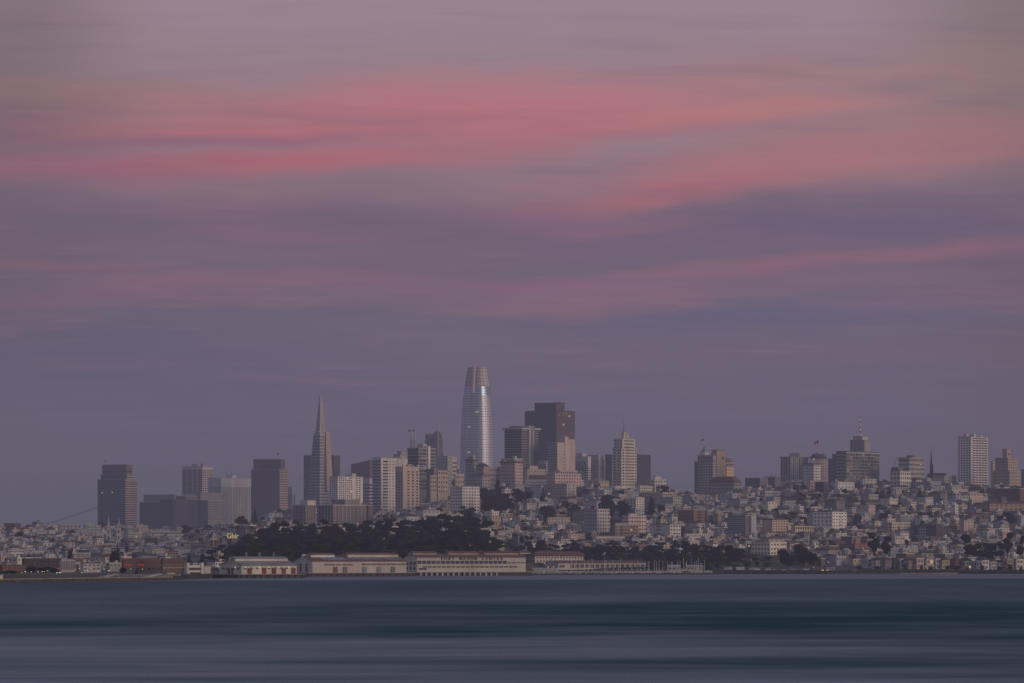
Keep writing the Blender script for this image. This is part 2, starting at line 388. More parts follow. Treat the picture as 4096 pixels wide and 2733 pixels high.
# ------------------------------------------------------------------ far downtown towers
T = B
t = B('office_tower', 'dark banded office slab with stepped top at the far left of the skyline', 385, 501, 543, 1919, 2118, 'charcoal', D=8000,
      L=BD(22, hf=.3, m='glass_c', name='spandrel'), R=BD(22, hf=.42, m='tan', name='spandrel'), roof='r_grey')
t.tier(397, 505, 532, 1900, 'charcoal', L=BD(2, hf=.3, m='glass_c', name='spandrel'), R=BD(2, hf=.4, m='tan', name='spandrel'))
t.tier(403, 505, 526, 1860, 'brown', L=BD(1, hf=.24, z0=.0, z1=.7, m='glass_a'), R=BD(1, hf=.24, z0=0, z1=.7, m='glass_a'))
for y0_, row in ((66, 1973), (36, 1971)): block('window', 'lit_warm', t.o, -.6, 0, y0_ * .6, y0_ * .6 + 2, Z(row, 8000), Z(row, 8000) + 1.2)
flagpole(t, 419, 1838, 'small flag high above the dark banded slab at the far left', w=7, h=8)
t = B('office_building', 'low wide dark office block beside the dark banded slab', 552, 692, 700, 2011, 2118, 'charcoal', D=8050, L=BD(9, hf=.3, m='glass_c', name='spandrel'))
t.tier(568, 696, 712, 1980, 'darkgrey')
t = B('office_building', 'near black navy glass block in front of the low downtown slabs', 638, 692, 830, 2000, 2118, 'navy', D=7850, R=FN(22, m='darkbrown', wf=.4), L=FN(8, m='navy', wf=.4), roof='r_dark')
t.tier(697, 740, 792, 1985, 'brown', m=3)
t = B('office_building', 'grey banded wing to the right of the navy glass block', 800, 832, 891, 2003, 2112, 'darkgrey', D=7900, R=BD(11, hf=.4, m='glass_c', name='spandrel'), L=BD(11, hf=.4, m='glass_b'))
t.tier(783, 800, 884, 1973, 'darkgrey')
t = B('office_tower', 'pale gridded tower with square dark windows and a cluttered rooftop', 725, 810, 848, 1868, 1976, 'beige', D=8500,
      L=G(4, 11, wf=.8, hf=.78, z1=.9, m='glass_a'), R=G(5, 11, wf=.6, hf=.7, z1=.9, m='glass_b'))
t.pent(764, 800, 1856); t.pent(800, 808, 1854, 'metal_dark'); t.mast(768, 1846); t.beacon(783, 1855)
t = B('office_tower', 'wide plain grey slab tower with fine vertical ribs and a light top band', 832, 884, 1040, 1914, 2112, 'grey', D=8300,
      L=FN(10, m='wall_darkgrey', z1=.83, wf=.5), R=FN(26, m='wall_darkgrey', z1=.83, wf=.5), roof='r_light')
t.pent(903, 938, 1900, 'r_white'); t.mast(903, 1882); t.mast(920, 1882); t.beacon(884, 1911)
t = B('office_tower', 'brownish banded office slab with a narrower top storey block, left of the pyramid', 1001, 1118, 1149, 1880, 2052, 'brown', D=8000,
      L=BD(18, hf=.36, m='glass_c', name='spandrel'), R=BD(18, hf=.45, m='tan', name='spandrel'))
t.tier(1010, 1122, 1139, 1838, 'brown', L=BD(2, hf=.25, m='glass_c', z1=.7), R=BD(2, hf=.25, m='glass_c', z1=.7))
flagpole(t, 1115, 1811, 'small flag above the brownish banded slab left of the pyramid', w=8, h=8)
t = B('office_tower', 'short grey tower with dark vertical slots beside the brownish slab', 1149, 1168, 1181, 1949, 2032, 'grey', D=8200, L=FN(3, z1=.65, wf=.35), R=FN(2, z1=.65, wf=.35))
t = B('office_tower', 'plain dark brown slab standing behind the pyramid tower', 1212, 1336, 1359, 1822, 2030, 'darkbrown', D=8250, L=G(18, 22, wf=.7, hf=.5, m='darkglass', lit=.01), R=G(5, 22, wf=.6, hf=.5, m='glass_c'))
# construction crane far away, tiny
def crane(px, row, rb, jl, jr, D, label, redw=True):
    x = X(px, D); g = gz(px, D); zt = Z(row, D); zj = Z(rb, D)
    r = root('tower_crane', (x, D, g), 0, label, 'crane')
    q = MB(); n = 12; z0, z1 = 0, zt - g
    for i in range(n):
        a, b = z0 + (z1 - z0) * i / n, z0 + (z1 - z0) * (i + 1) / n
        for sx, sy in ((-1, -1), (1, -1), (1, 1), (-1, 1)): q.tube((sx, sy, a), (sx, sy, b), .22, n=4, m=i % 2)
        q.tube((-1, -1, a), (1, -1, b), .15, n=4, m=i % 2)
    q.obj('mast', [M('red_paint'), M('mast_white')], r)
    q = MB(); j0, j1 = X(jl, D) - x, X(jr, D) - x; zz = zj - g
    for dy in (-.7, .7): q.tube((j0, dy, zz), (j1, dy, zz), .25, n=4)
    q.tube((j0, 0, zz + 1.6), (j1, 0, zz + 1.6), .22, n=4)
    for k in range(14):
        u = j0 + (j1 - j0) * k / 14; v = j0 + (j1 - j0) * (k + 1) / 14; q.tube((u, 0, zz), (v, 0, zz + 1.6), .15, n=4)
    q.obj('jib', [M('metal_light')], r)
    q = MB(); q.tube((0, 0, z1), (j0 * .8, 0, zz + 1.6), .1, n=4); q.tube((0, 0, z1), (j1, 0, zz + 1.6), .1, n=4); q.obj('stay_cable', [M('metal_dark')], r)
    block('counterweight', 'concrete', r, j1 - 3, j1 - .5, -1, 1, zz - 2, zz)
    return r
# pyramid
def pyramid():
    D = 7600; a = math.radians(40); ca, sa = math.cos(a), math.sin(a); sc = F / D
    r = root('pyramid_tower', (X(1280, D), D, 12), PI / 2 - a, 'slender pale pyramid tower tapering to a long pointed spire', 'tower')
    z = lambda row: Z(row, D) - 12
    # section at a row: corner (0,0)-ish near, left width wl px, right width wr px
    def sec(row, wl, wr, inx=0):
        return [(inx, inx), (inx + wr / sc / sa, inx), (inx + wr / sc / sa, inx + wl / sc / ca), (inx, inx + wl / sc / ca)]
    ringf = lambda row, wl, wr, i=0: [(x, y, z(row)) for x, y in sec(row, wl, wr, i)]
    wlf = lambda row: interp(row, [(1731, 26), (2014, 53), (2190, 70)]); wrf = lambda row: interp(row, [(1731, 26), (1906, 50), (2014, 60), (2190, 74)])
    q = MB(); b0 = ringf(2234, 74, 78); q.hull([(x, y, 0) for x, y, _ in b0], ringf(1731, 26, 26)); q.obj('wall', [M('grey')], r)
    rows = 34
    for k in range(rows):
        ra, rb = 2150 - (2150 - 1738) * k / rows, 2150 - (2150 - 1738) * (k + .5) / rows
        for face in 'LR':
            q = MB(); e = .35
            wa, wb = (wlf(ra), wlf(rb)) if face == 'L' else (wrf(ra), wrf(rb))
            if face == 'L':
                pa, pb = wa / sc / ca, wb / sc / ca
                q.hull([(-e, pa * .05, z(ra)), (.3, pa * .05, z(ra)), (.3, pa * .97, z(ra)), (-e, pa * .97, z(ra))], [(-e, pb * .05, z(rb)), (.3, pb * .05, z(rb)), (.3, pb * .97, z(rb)), (-e, pb * .97, z(rb))])
            else:
                pa, pb = wa / sc / sa, wb / sc / sa
                q.hull([(pa * .05, -e, z(ra)), (pa * .95, -e, z(ra)), (pa * .95, .3, z(ra)), (pa * .05, .3, z(ra))], [(pb * .05, -e, z(rb)), (pb * .95, -e, z(rb)), (pb * .95, .3, z(rb)), (pb * .05, .3, z(rb))])
            q.obj('window_band', [M('glass_b')], r)
    # plain lift wing on the right face
    q = MB(); x0, x1 = 20 / sc / sa, 35 / sc / sa
    q.hull([(x0, -3.5, z(1965)), (x1 + 5, -3.5, z(1965)), (x1 + 5, 1, z(1965)), (x0, 1, z(1965))], [(x0, -1.5, z(1729)), (x1, -1.5, z(1729)), (x1, 1, z(1729)), (x0, 1, z(1729))])
    q.obj('lift_wing', [M('tan')], r)
    q = MB(); y0, y1 = 3 / sc / ca, 21 / sc / ca
    q.hull([(-1, 2, z(1728)), (12, -1, z(1728)), (12, y1 + 4, z(1728)), (-1, y1 + 4, z(1728))], [(2, 3, z(1724)), (11, 2, z(1724)), (11, y1 + 2, z(1724)), (2, y1 + 2, z(1724))]); q.obj('wing_cap', [M('pale_concrete')], r)
    base = ringf(1731, 19, 23, 1.5); cx = sum(p[0] for p in base) / 4; cy = sum(p[1] for p in base) / 4
    top = [(cx + (p[0] - cx) * .2, cy + (p[1] - cy) * .2, z(1586)) for p in base]
    q = MB(); q.hull(base, top); q.hull(top, [(cx + (p[0] - cx) * .6, cy + (p[1] - cy) * .6, z(1578)) for p in top]); q.obj('spire', [M('concrete')], r)
    q = MB(); q.tube((base[0][0], base[0][1], z(1731)), (top[0][0], top[0][1], z(1585)), .5, .3); q.obj('spire_ridge', [M('offwhite')], r)
    BOXES.append((1227, 1330, 1579, 2014, D))
pyramid()
t = B('apartment_tower', 'white apartment tower with columns of small windows, at the foot of the pyramid', 1317, 1351, 1447, 1908, 2014, 'white', D=6900,
      L=G(4, 12, m='glass_c', wf=.5), R=[G(7, 12, x0=.03, x1=.58, wf=.5, hf=.55), G(2, 12, x0=.7, x1=.93, wf=.5)], roof='r_light')
t.pent(1379, 1421, 1893, 'offwhite')
# sloping roofed pink slab
def sloped():
    D = 8200; r = root('office_tower', (X(1404, D), D, 12), 0, 'rusty pink tower with a sloping roofline behind the white apartment tower', 'building')
    s = F / D; q = MB(); w1, w2 = 76 / s, 90 / s
    q.hull([(0, 0, 0), (w1, -12, 0), (w2, 25, 0), (0, 50, 0)], [(0, 0, Z(1858, D) - 12), (w1, -12, Z(1841, D) - 12), (w2, 25, Z(1843, D) - 12), (0, 50, Z(1858, D) - 12)])
    q.obj('wall', [M('oxblood')], r)
    for k in range(16):
        z = Z(1868 + k * 9, D) - 12; q = MB(); q.poly([(.5, -.4, z), (w1 - .5, -12.3, z), (w1 - .5, -12.3, z + 1.2), (.5, -.4, z + 1.2)]); q.obj('window_band', [M('glass_b')], r)
    BOXES.append((1404, 1494, 1845, 2010, D))
sloped()
t = B('office_building', 'grey banded block tucked between the white apartment tower and the tall balcony tower', 1447, 1478, 1500, 1914, 2012, 'grey', D=7600, L=BD(6, z1=.8, m='glass_a'), R=BD(6, z1=.8, m='glass_a'))
t = B('apartment_tower', 'pale high rise with a dark glassy balcony side and one wide window column', 1489, 1524, 1588, 1833, 2058, 'offwhite', D=6450,
      L=[G(3, 18, wf=.85, hf=.6, m='glass_blue', z1=.97)], R=[G(1, 18, x0=.1, x1=.42, wf=.9, hf=.5, z1=.97), G(3, 18, x0=.45, x1=.98, wf=.3, hf=.4, z1=.97, m='glass_c')], roof='r_light')
t.tier(1575, 1590, 1627, 1833, 'offwhite', z0=t.g, m=1.0, name='side_wing'); t.pent(1500, 1530, 1828, 'offwhite')
t = B('apartment_tower', 'beige brick tower with crenellated top, right in front of the pale high rise', 1581, 1612, 1675, 1869, 2046, 'beige', D=6400,
      L=G(3, 14, wf=.45, hf=.5, z1=.9), R=G(3, 14, wf=.4, hf=.5, z1=.93, x0=.2, x1=1), roof='r_light')
t.pent(1622, 1646, 1857, 'beige')
for u in (.03, .3, .6, .92):
    x0, x1, y0, y1, zt = t.tops[0]; block('battlement', 'beige', t.o, x1 * u, x1 * u + 2, .2, 2, zt + .8, zt + 3)
t = B('apartment_block', 'stepped grey block rising behind the pale high rise', 1560, 1585, 1628, 1832, 2000, 'concrete', D=6600)
t.tier(1574, 1600, 1628, 1819, 'concrete'); t.tier(1588, 1605, 1628, 1806, 'concrete')
t = B('apartment_tower', 'grey brown tower of stacked balconies with a tall white shaft up its right side', 1628, 1675, 1741, 1794, 1960, 'concrete', D=6650,
      L=[BD(12, hf=.6, x0=.1, x1=.95, m='glass_a')], R=[G(2, 12, x0=.02, x1=.45, wf=.85, hf=.6), G(1, 12, x0=.63, x1=.98, wf=.9, hf=.6, m='glass_b')], roof='r_light')
t.pent(1668, 1707, 1776, 'beige'); x0, x1, y0, y1, zt = t.tops[0]
block('lift_shaft', 'white', t.o, x1 * .5, x1 * .62, -1.6, 3, gz(1700, 6650), Z(1784, 6650))
for k in range(3): block('balcony', ('pinkish', 'palegreen', 'tan')[k], t.o, x1 * .05, x1 * .46, -1.2, 0, zt - 12 - k * 12, zt - 11 - k * 12 + .2)
for i, (px, row, lab) in enumerate(((1645, 1716, 'taller of the two thin masts behind the grey brown balcony tower'), (1659, 1736, 'shorter of the two thin masts behind the grey brown balcony tower'))):
    D = 8800; r = root('mast', (X(px, D), D, 12), 0, lab, 'mast', 'pair of masts behind the hilltop towers'); zt = Z(row, D) - 12; zb = Z(1760, D) - 12
    MB().tube((0, 0, 0), (0, 0, zb), 2.2, 2.0).obj('base', [M('concrete')], r); MB().tube((0, 0, zb), (0, 0, zt), 1.6, .9).obj('pole', [M('offwhite')], r)
    if i == 0:
        for sx in (-1, 1): block('flag', 'wall_redbrown' if sx < 0 else 'wall_darkgrey', r, *sorted((sx * 1.2, sx * 5)), -.15, .15, zt - 5, zt - 1)
# pointed glass tower
def pointed():
    D = 8700; s = F / D; r = root('office_tower', (X(1751, D), D, 12), 0, 'dark glass tower with a slanted crown and a red tipped mast', 'tower')
    z = lambda row: Z(row, D) - 12; x = lambda px: (px - 1751) / s
    q = MB()
    q.poly([(x(1698), 35, 0), (x(1751), 0, 0), (x(1751), 0, z(1721)), (x(1698), 35, z(1762))])
    q.poly([(x(1751), 0, 0), (x(1770), 30, 0), (x(1770), 30, z(1760)), (x(1764), 18, z(1735)), (x(1751), 0, z(1721))])
    q.poly([(x(1770), 30, 0), (x(1715), 75, 0), (x(1715), 75, z(1734)), (x(1770), 30, z(1760))])
    q.poly([(x(1715), 75, 0), (x(1698), 35, 0), (x(1698), 35, z(1762)), (x(1715), 75, z(1734))])
    q.poly([(x(1751), 0, z(1721)), (x(1764), 18, z(1735)), (x(1770), 30, z(1760)), (x(1715), 75, z(1734)), (x(1698), 35, z(1762))])
    q.obj('wall', [mat('slate_glass', (.07, .065, .08), rough=.4)], r)
    q = MB(); q.tube((x(1698), 34, z(1762)), (x(1751), -.5, z(1721)), .9); q.tube((x(1751), -.6, z(1721)), (x(1732), 11, z(1800)), .6); q.tube((x(1751), -.6, z(1721)), (x(1752), -.6, z(1830)), .7)
    q.obj('brace', [M('metal_light')], r)
    block('rear_block', 'wall_charcoal', r, x(1699), x(1724), 50, 80, 0, z(1733))
    MB().tube((x(1753), 1, z(1722)), (x(1754), 1, z(1679)), 1.5, .4).obj('antenna', [M('metal_light')], r)
    for px, row in ((1754, 1677), (1712, 1737)): MB().lathe([(.01, z(row) - 1.3), (1.3, z(row)), (.01, z(row) + 1.3)], 6, cx=x(px), cy=(0 if px > 1740 else 34)).obj('beacon', [red_l], r)
    for k in range(14):
        zz = z(1760 + 7 * k); q = MB(); q.poly([(x(1772 - 2), 27, zz), (x(1752), 0 + 1, zz), (x(1752), 1, zz + .8), (x(1770), 27, zz + .8)]); q.obj('window_band', [M('wall_oxblood')], r)
    BOXES.append((1698, 1770, 1700, 1900, D))
pointed()
t = B('apartment_tower', 'grey tower with a green glassy balcony side', 1742, 1790, 1810, 1826, 1956, 'grey', D=6700,
      L=[G(5, 10, wf=.35, hf=.35, m='glass_c', z1=.95)], R=[G(2, 10, wf=.8, hf=.7, m='wall_green', name='balcony')], roof='r_light')
t.pent(1766, 1780, 1816)
t = B('office_building', 'pinkish office block with banded lower floors behind the green balcony tower', 1790, 1808, 1826, 1828, 1990, 'pinkish', D=7600, R=BD(9, hf=.35, z1=.9))
t.tier(1800, 1812, 1835, 1862, 'pinkish', z0=12, name='side_wing', R=BD(8, hf=.4, m='glass_b'))
B('apartment_block', 'small beige block with a flat cornice, just left of the tall tapered tower', 1816, 1822, 1856, 1899, 1975, 'beige', D=6550, R=G(4, 4, wf=.4, hf=.4, m='glass_c'), roof='r_light')
B('apartment_block', 'narrow tan stepped block among the hilltop flats left of the tapered tower', 1718, 1722, 1746, 1903, 1970, 'tan', D=6500, R=G(3, 4, wf=.5, hf=.5, m='glass_c'))
B('apartment_block', 'grey brown block of small windows below the grey tower with green balconies', 1746, 1752, 1790, 1883, 1975, 'tan', D=6520, R=G(4, 5, wf=.4, hf=.4))
B('apartment_block', 'dark grey block behind the narrow tan stepped block', 1705, 1735, 1748, 1878, 1965, 'darkgrey', D=6560)
# tall tapered rounded tower
def tapered():
    D = 8600; s = F / D; z0 = 12; a = math.radians(31)
    r = root('skyscraper', (X(1908.5, D), D, z0), -a, 'tallest tower, tapered and rounded with bluish glass and a pale lattice crown', 'skyscraper')
    hw = lambda row: interp(row, [(1469, 38), (1500, 43), (1547, 50.5), (1600, 57), (1636, 60), (1726, 65), (1797, 67.5), (1886, 68.5), (2200, 69.5)])
    N = 64; e = 2 / 2.6
    def ring(row, off=0):
        z = Z(row, D) - z0; R0 = (hw(row)) / s / 1.09 + off; o = []
        for i in range(N):
            t_ = 2 * PI * (i + .5) / N; c, q = math.cos(t_), math.sin(t_)
            o.append((R0 * math.copysign(abs(c) ** e, c), R0 * math.copysign(abs(q) ** e, q), z))
        return o
    def shell(nm, rows, mt, off=0, cap=False):
        vs, fs = [], []
        for row in rows: vs += ring(row, off)
        for k in range(len(rows) - 1):
            for i in range(N): j = (i + 1) % N; fs.append((k * N + i, k * N + j, (k + 1) * N + j, (k + 1) * N + i))
        if cap: fs.append(tuple((len(rows) - 1) * N + i for i in range(N)))
        me = mesh(nm, vs, fs, mt, smooth=True); return add(nm, me, r)
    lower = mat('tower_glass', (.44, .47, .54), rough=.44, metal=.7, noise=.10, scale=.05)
    upper = mat('tower_glass_sky_tint', (.33, .45, .58), rough=.26, metal=.8, noise=.10, scale=.05)  # bluer tint paints in the sky reflected near the top
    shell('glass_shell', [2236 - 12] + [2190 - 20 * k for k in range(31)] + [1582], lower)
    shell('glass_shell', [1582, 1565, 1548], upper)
    cr = shell('crown', [1548, 1525, 1500, 1480, 1469.5], M('metal_light') if 0 else mat('crown_metal', (.46, .45, .43), rough=.7, metal=.1), cap=True)
    row = 1474; k = 0
    while row < 2060:
        step = 13.5 if row < 1547 else 10.2
        vs = ring(row, .4) + ring(row + 1.1, .4); fs = [(i, (i + 1) % N, N + (i + 1) % N, N + i) for i in range(N)]
        add('floor_band', mesh('floor_band', vs, fs, M('metal_dark') if row > 1547 else M('metal_dark'), smooth=True), r); row += step
    # vertical mullions, every one following the curve
    for i in range(0, N, 4):
        if not (N // 2 - 2 <= i <= N): pass
        q = MB(); pr = None
        for row in (2130, 1980, 1886, 1797, 1726, 1636, 1600, 1547, 1500, 1470):
            p = ring(row, .25)[i]
            if pr: q.tube(pr, p, .13, n=3)
            pr = p
        q.obj('mullion', [M('metal_dark')], r)
    # recessed slot down the crown, on the left of the near corner
    idx = min(range(N), key=lambda i: abs((Matrix.Rotation(-a, 3, 'Z') @ Vector(ring(1500)[i])).x - (1897 - 1908.5) / s) + (1000 if (Matrix.Rotation(-a, 3, 'Z') @ Vector(ring(1500)[i])).y > 0 else 0))
    q = MB(); pr = None
    for row in (1574, 1547, 1520, 1495, 1470):
        p = ring(row, .6)[idx]
        if pr: q.tube(pr, p, 2.6, n=8)
        pr = p
    q.obj('crown_slot', [M('pinkish')], r)
    for px in (1897, 1925, 1938):
        q = MB(); x = (px - 1908.5) / s; zz = Z(1468.5, D) - z0; v = Matrix.Rotation(a, 3, 'Z') @ Vector((x, 0, 0))
        q.lathe([(.01, zz - 1), (1.2, zz), (.01, zz + 1)], 6, cx=v.x, cy=v.y); q.obj('beacon', [red_l], r)
    def lamp(px, row, w):
        zz = Z(row, D) - z0; xx = (px - 1908.5) / s; R3 = Matrix.Rotation(-a, 3, 'Z'); rg = [R3 @ Vector(p) for p in ring(row, .7)]
        cand = [p for p in rg if p.y < 0]; p = min(cand, key=lambda p: abs(p.x - xx)); p2 = min(cand, key=lambda p: abs(p.x - xx - w / s)); Ri = R3.inverted(); A, Bq = Ri @ p, Ri @ p2
        if (A - Bq).length < .5: return
        q = MB(); q.poly([A, Bq, Bq + Vector((0, 0, 1.3)), A + Vector((0, 0, 1.3))]); q.obj('window', [lit_g], r)
    lamp(1900, 1651, 18); lamp(1876, 1711, 9); lamp(1872, 1812, 8)
    BOXES.append((1841, 1976, 1469, 1990, D))
tapered()
t = B('apartment_tower', 'grey cornice topped apartment tower standing against the foot of the tapered tower', 1862, 1896, 1905, 1842, 1940, 'grey', D=6650,
      L=G(5, 8, wf=.35, hf=.45, m='glass_c'), R=G(2, 8, wf=.4, hf=.45, m='glass_c'), over=1.6, rt=1.4, roof='r_dark')
t.tier(1868, 1892, 1904, 1832, 'grey', roof='r_dark'); t.pent(1882, 1898, 1822, 'beige')
t = B('apartment_block', 'tan hilltop block with a dark domed roof, in front of the tapered tower', 1905, 1935, 1955, 1868, 1945, 'tan', D=6620, L=G(4, 4, wf=.4, hf=.4, m='glass_c'))
t.hip(1853, 'r_dark', inset=.3)
B('apartment_block', 'low grey block right of the tan domed roof block on the hilltop', 1934, 1945, 2001, 1870, 1950, 'concrete', D=6630, R=G(6, 4, wf=.4, hf=.35, m='glass_c'), roof='r_light')
B('apartment_block', 'wide dark cornice block on the hilltop under the tapered tower', 1890, 1930, 1958, 1902, 1955, 'concrete', D=6560, L=G(5, 4, wf=.4, hf=.4), R=G(3, 4, wf=.4, hf=.4), over=1.5, roof='r_dark')
t = B('apartment_tower', 'pale apartment tower with a dark cornice, left of the dark balcony tower', 2002, 2060, 2092, 1852, 1946, 'pinkish', D=6640,
      L=G(7, 7, wf=.35, hf=.45, m='glass_b'), R=G(4, 7, wf=.35, hf=.4, m='glass_c', z1=.95), over=1.6, rt=1.4, roof='r_dark')
t.tier(2003, 2060, 2091, 1836, 'beige', L=G(5, 1, wf=.4, hf=.4), R=G(3, 1, wf=.4, hf=.4), roof='r_light'); t.pent(2050, 2068, 1825, 'beige')
t = B('apartment_tower', 'dark tower ringed with thin white balcony edges and a brown central shaft', 2018, 2086, 2154, 1718, 1870, 'charcoal', D=7000,
      L=BD(15, hf=.12, m='pale_concrete', name='balcony'), R=[BD(15, hf=.16, m='pale_concrete', name='balcony'), G(1, 15, x0=.02, x1=.33, wf=.95, hf=.35, m='glass_pale', lit=.0), G(1, 15, x0=.68, x1=.98, wf=.95, hf=.35, m='glass_pale')], over=2.5, rt=2.2, roof='r_light')
t.pent(2039, 2118, 1703, 'darkgrey'); x0, x1, y0, y1, zt = t.tops[0]
block('lift_shaft', 'concrete', t.o, x1 * .35, x1 * .48, -2.5, 3, t.g, zt + 5); block('lift_shaft', 'concrete', t.o, x1 * .54, x1 * .65, -2.5, 3, t.g, zt + 5); block('shaft_panel', 'wall_brown', t.o, x1 * .48, x1 * .54, -1.2, 3, t.g, zt + 3)
t.mast(2063, 1690, .3)
t = B('office_tower', 'massive dark brown tower with a narrower stepped top, the widest in the skyline', 2099, 2225, 2301, 1645, 1990, 'charcoal', D=8000,
      L=FN(26, wf=.45, m='glass_a'), R=FN(20, wf=.5, m='wall_darkbrown'), roof='r_dark')
t.tier(2138, 2225, 2260, 1613, 'charcoal', L=FN(16, wf=.45, m='glass_a'), R=FN(9, wf=.5, m='wall_brown'), roof='r_dark'); t.beacon(2172, 1611); t.beacon(2181, 1610)
t.pent(2213, 2258, 1609, 'wall_brown')
x0, x1, y0, y1, zt = t.tops[0]
block('cladding', 'wall_brick', t.o, .5, x1 - .5, -.25, .5, 20, zt - .5)
for k in range(26):
    zz = 60 + k * 6.2
    if zz < zt - 4: block('window_band', 'glass_b', t.o, 2, x1 - 2, -.45, 0, zz, zz + 1.4)
for u, row, m_ in ((.12, 1662, 'lit_dim'), (.34, 1656, 'lit_dim'), (.34, 1664, 'lit_dim'), (.5, 1655, 'lit_dim'), (.5, 1664, 'lit_dim'), (.66, 1667, 'lit_warm'), (.35, 1701, 'lit_warm')):
    block('window', m_, t.o, x1 * u, x1 * u + 3.0, -.8, 0, Z(row, 8000), Z(row, 8000) + 2.4)
t = B('apartment_tower', 'tan blank walled tower with a striped balcony flank, in front of the dark brown tower', 2190, 2229, 2302, 1772, 1892, 'beige', D=7000, R=G(1, 9, x0=.38, x1=.45, wf=.8, hf=.25), L=BD(12, hf=.55, m='glass_blue'), roof='r_light')
x0, x1, y0, y1, zt = t.tops[0]
block('parapet', 'beige', t.o, 0, x1 * .4, 0, 4, zt + 3, Z(1763, 7000)); block('upper_storeys', 'wall_beige', t.o, x1 * .43, x1 * .64, .2, y1 * .9, zt, Z(1745, 7000)); block('upper_storeys', 'wall_beige', t.o, x1 * .64, x1 - .1, .4, y1 * .9, zt, Z(1756, 7000))
B('office_building', 'low whitish ribbed block left of the tan blank walled tower', 2151, 2186, 2195, 1845, 1900, 'offwhite', D=7200, L=FN(9, m='glass_c', wf=.4, z1=.8), roof='r_light')
t = B('office_building', 'pale block with a row of slanted dark skylights near its top', 2296, 2352, 2364, 1828, 1934, 'offwhite', D=7400, L=BD(7, hf=.4, z1=.62, m='glass_b'), R=BD(7, hf=.4, z1=.62, m='glass_b'), roof='r_light')
for k in range(4):
    x0, x1, y0, y1, zt = t.tops[0]; u = y1 * (.82 - k * .2); q = MB(); q.poly([(-.5, u, zt - 19), (-.5, u - y1 * .11, zt - 19), (-.5, u - y1 * .05, zt - 6), (-.5, u + y1 * .06, zt - 6)][::-1]); q.obj('skylight', [M('glass_blue')], t.o)
t.pent(2304, 2345, 1813, 'pinkish')
t = B('office_building', 'grey stepped office block behind the pale slanted skylight block', 2356, 2394, 2421, 1841, 1932, 'concrete', D=7600, L=BD(8, hf=.35, z1=.8, m='glass_c'), R=BD(8, hf=.4, z1=.8, m='glass_c'))
t.tier(2352, 2394, 2413, 1822, 'grey')
B('office_tower', 'plain dark slab between the grey stepped block and the white setback tower', 2421, 2449, 2460, 1820, 1930, 'darkgrey', D=7600, L=FN(9, m='glass_b', wf=.5))
t = B('apartment_tower', 'bright cream setback tower with a small lantern top and thin antenna', 2451, 2486, 2550, 1795, 1945, 'cream', D=6640,
      L=G(4, 13, wf=.5, hf=.45, bias=.3), R=[G(1, 13, x0=.05, x1=.18, wf=.8, hf=.45, m='glass_a'), G(8, 13, x0=.24, x1=.82, wf=.72, hf=.4, m='glass_c', max=104), G(1, 13, x0=.86, x1=.97, wf=.85, hf=.45, m='glass_b')], roof='r_light')
t.tier(2456, 2490, 2543, 1757, 'cream', L=G(3, 3, wf=.5, hf=.45), R=G(8, 3, x0=.1, x1=.88, wf=.7, hf=.4, m='glass_c'), roof='r_light')
t.tier(2486, 2496, 2515, 1732, 'cream', R=G(1, 2, wf=.35, hf=.35), roof='r_light', m=3); t.pent(2490, 2506, 1727, 'concrete'); t.mast(2496, 1684, .45)
B('office_tower', 'dark ribbed slab immediately right of the bright cream setback tower', 2535, 2552, 2605, 1818, 1940, 'darkgrey', D=7500, R=FN(18, m='glass_a', wf=.5), L=FN(4, m='glass_a'))
t = B('apartment_block', 'small pale stepped building on the ridge with open sky to its right', 2596, 2619, 2666, 1919, 1962, 'offwhite', D=6660, L=G(3, 3, m='glass_c'), R=G(4, 3, wf=.4, hf=.35), roof='r_light')
t.tier(2612, 2622, 2646, 1906, 'offwhite')
# hilltop hotel group
t = B('hotel', 'tall grey hotel with a green cupola and rows of small windows, some lit', 2792, 2852, 2866, 1841, 1990, 'concrete', D=6760,
      L=G(6, 14, wf=.5, hf=.5, lit=.05, m='glass_a'), R=G(2, 14, wf=.4, hf=.4), over=1.2, roof='r_grey')
t.tier(2792, 2852, 2866, 1823, 'concrete', L=G(6, 1, wf=.45, hf=.5, lit=0), over=1.0)
x, y = t.local(2818); zt = t.tops[-1][4]; zz = lambda row: Z(row, 6760)
MB().lathe([(5.6, zt), (5.6, zz(1809)), (4.2, zz(1808)), (4.2, zz(1806.5))], 10, cx=x, cy=y).obj('cupola_drum', [M('offwhite')], t.o)
MB().lathe([(4.6, zz(1806.5)), (3.4, zz(1802)), (1.6, zz(1796)), (.7, zz(1790)), (.25, zz(1782))], 10, cx=x, cy=y).obj('cupola_dome', [M('verdigris')], t.o)
flagpole(t, 2817, 1755, 'flag streaming from the green cupola of the tall grey hotel', w=13, h=8, z0=zz(1783))
B('apartment_tower', 'dark narrow block at the left side of the tall grey hotel', 2778, 2793, 2797, 1849, 1990, 'darkgrey', D=6800, L=G(2, 12, wf=.5))
t = B('hotel', 'blank tan slab rising behind the tall grey hotel', 2846, 2868, 2905, 1802, 1940, 'tan', D=6820, R=G(1, 6, x0=.68, x1=.8, wf=.6, hf=.2, z1=.7), roof='r_dark')
x0, x1, y0, y1, zt = t.tops[0]; block('emblem_panel', 'metal_dark', t.o, x1 * .55, x1 * .8, -.5, 0, zt - 11, zt - 8)
t = B('office_building', 'pinkish block whose upper windows glow with the reflected sunset', 2900, 2906, 2936, 1848, 1920, 'tan', D=6850,
      R=[G(4, 4, z0=.02, z1=.72, wf=.72, hf=.62, m='afterglow', lit=0), G(4, 1, z0=.75, z1=.95, wf=.5, hf=.5)], roof='r_dark')
t.tier(2902, 2907, 2931, 1834, 'darkgrey')
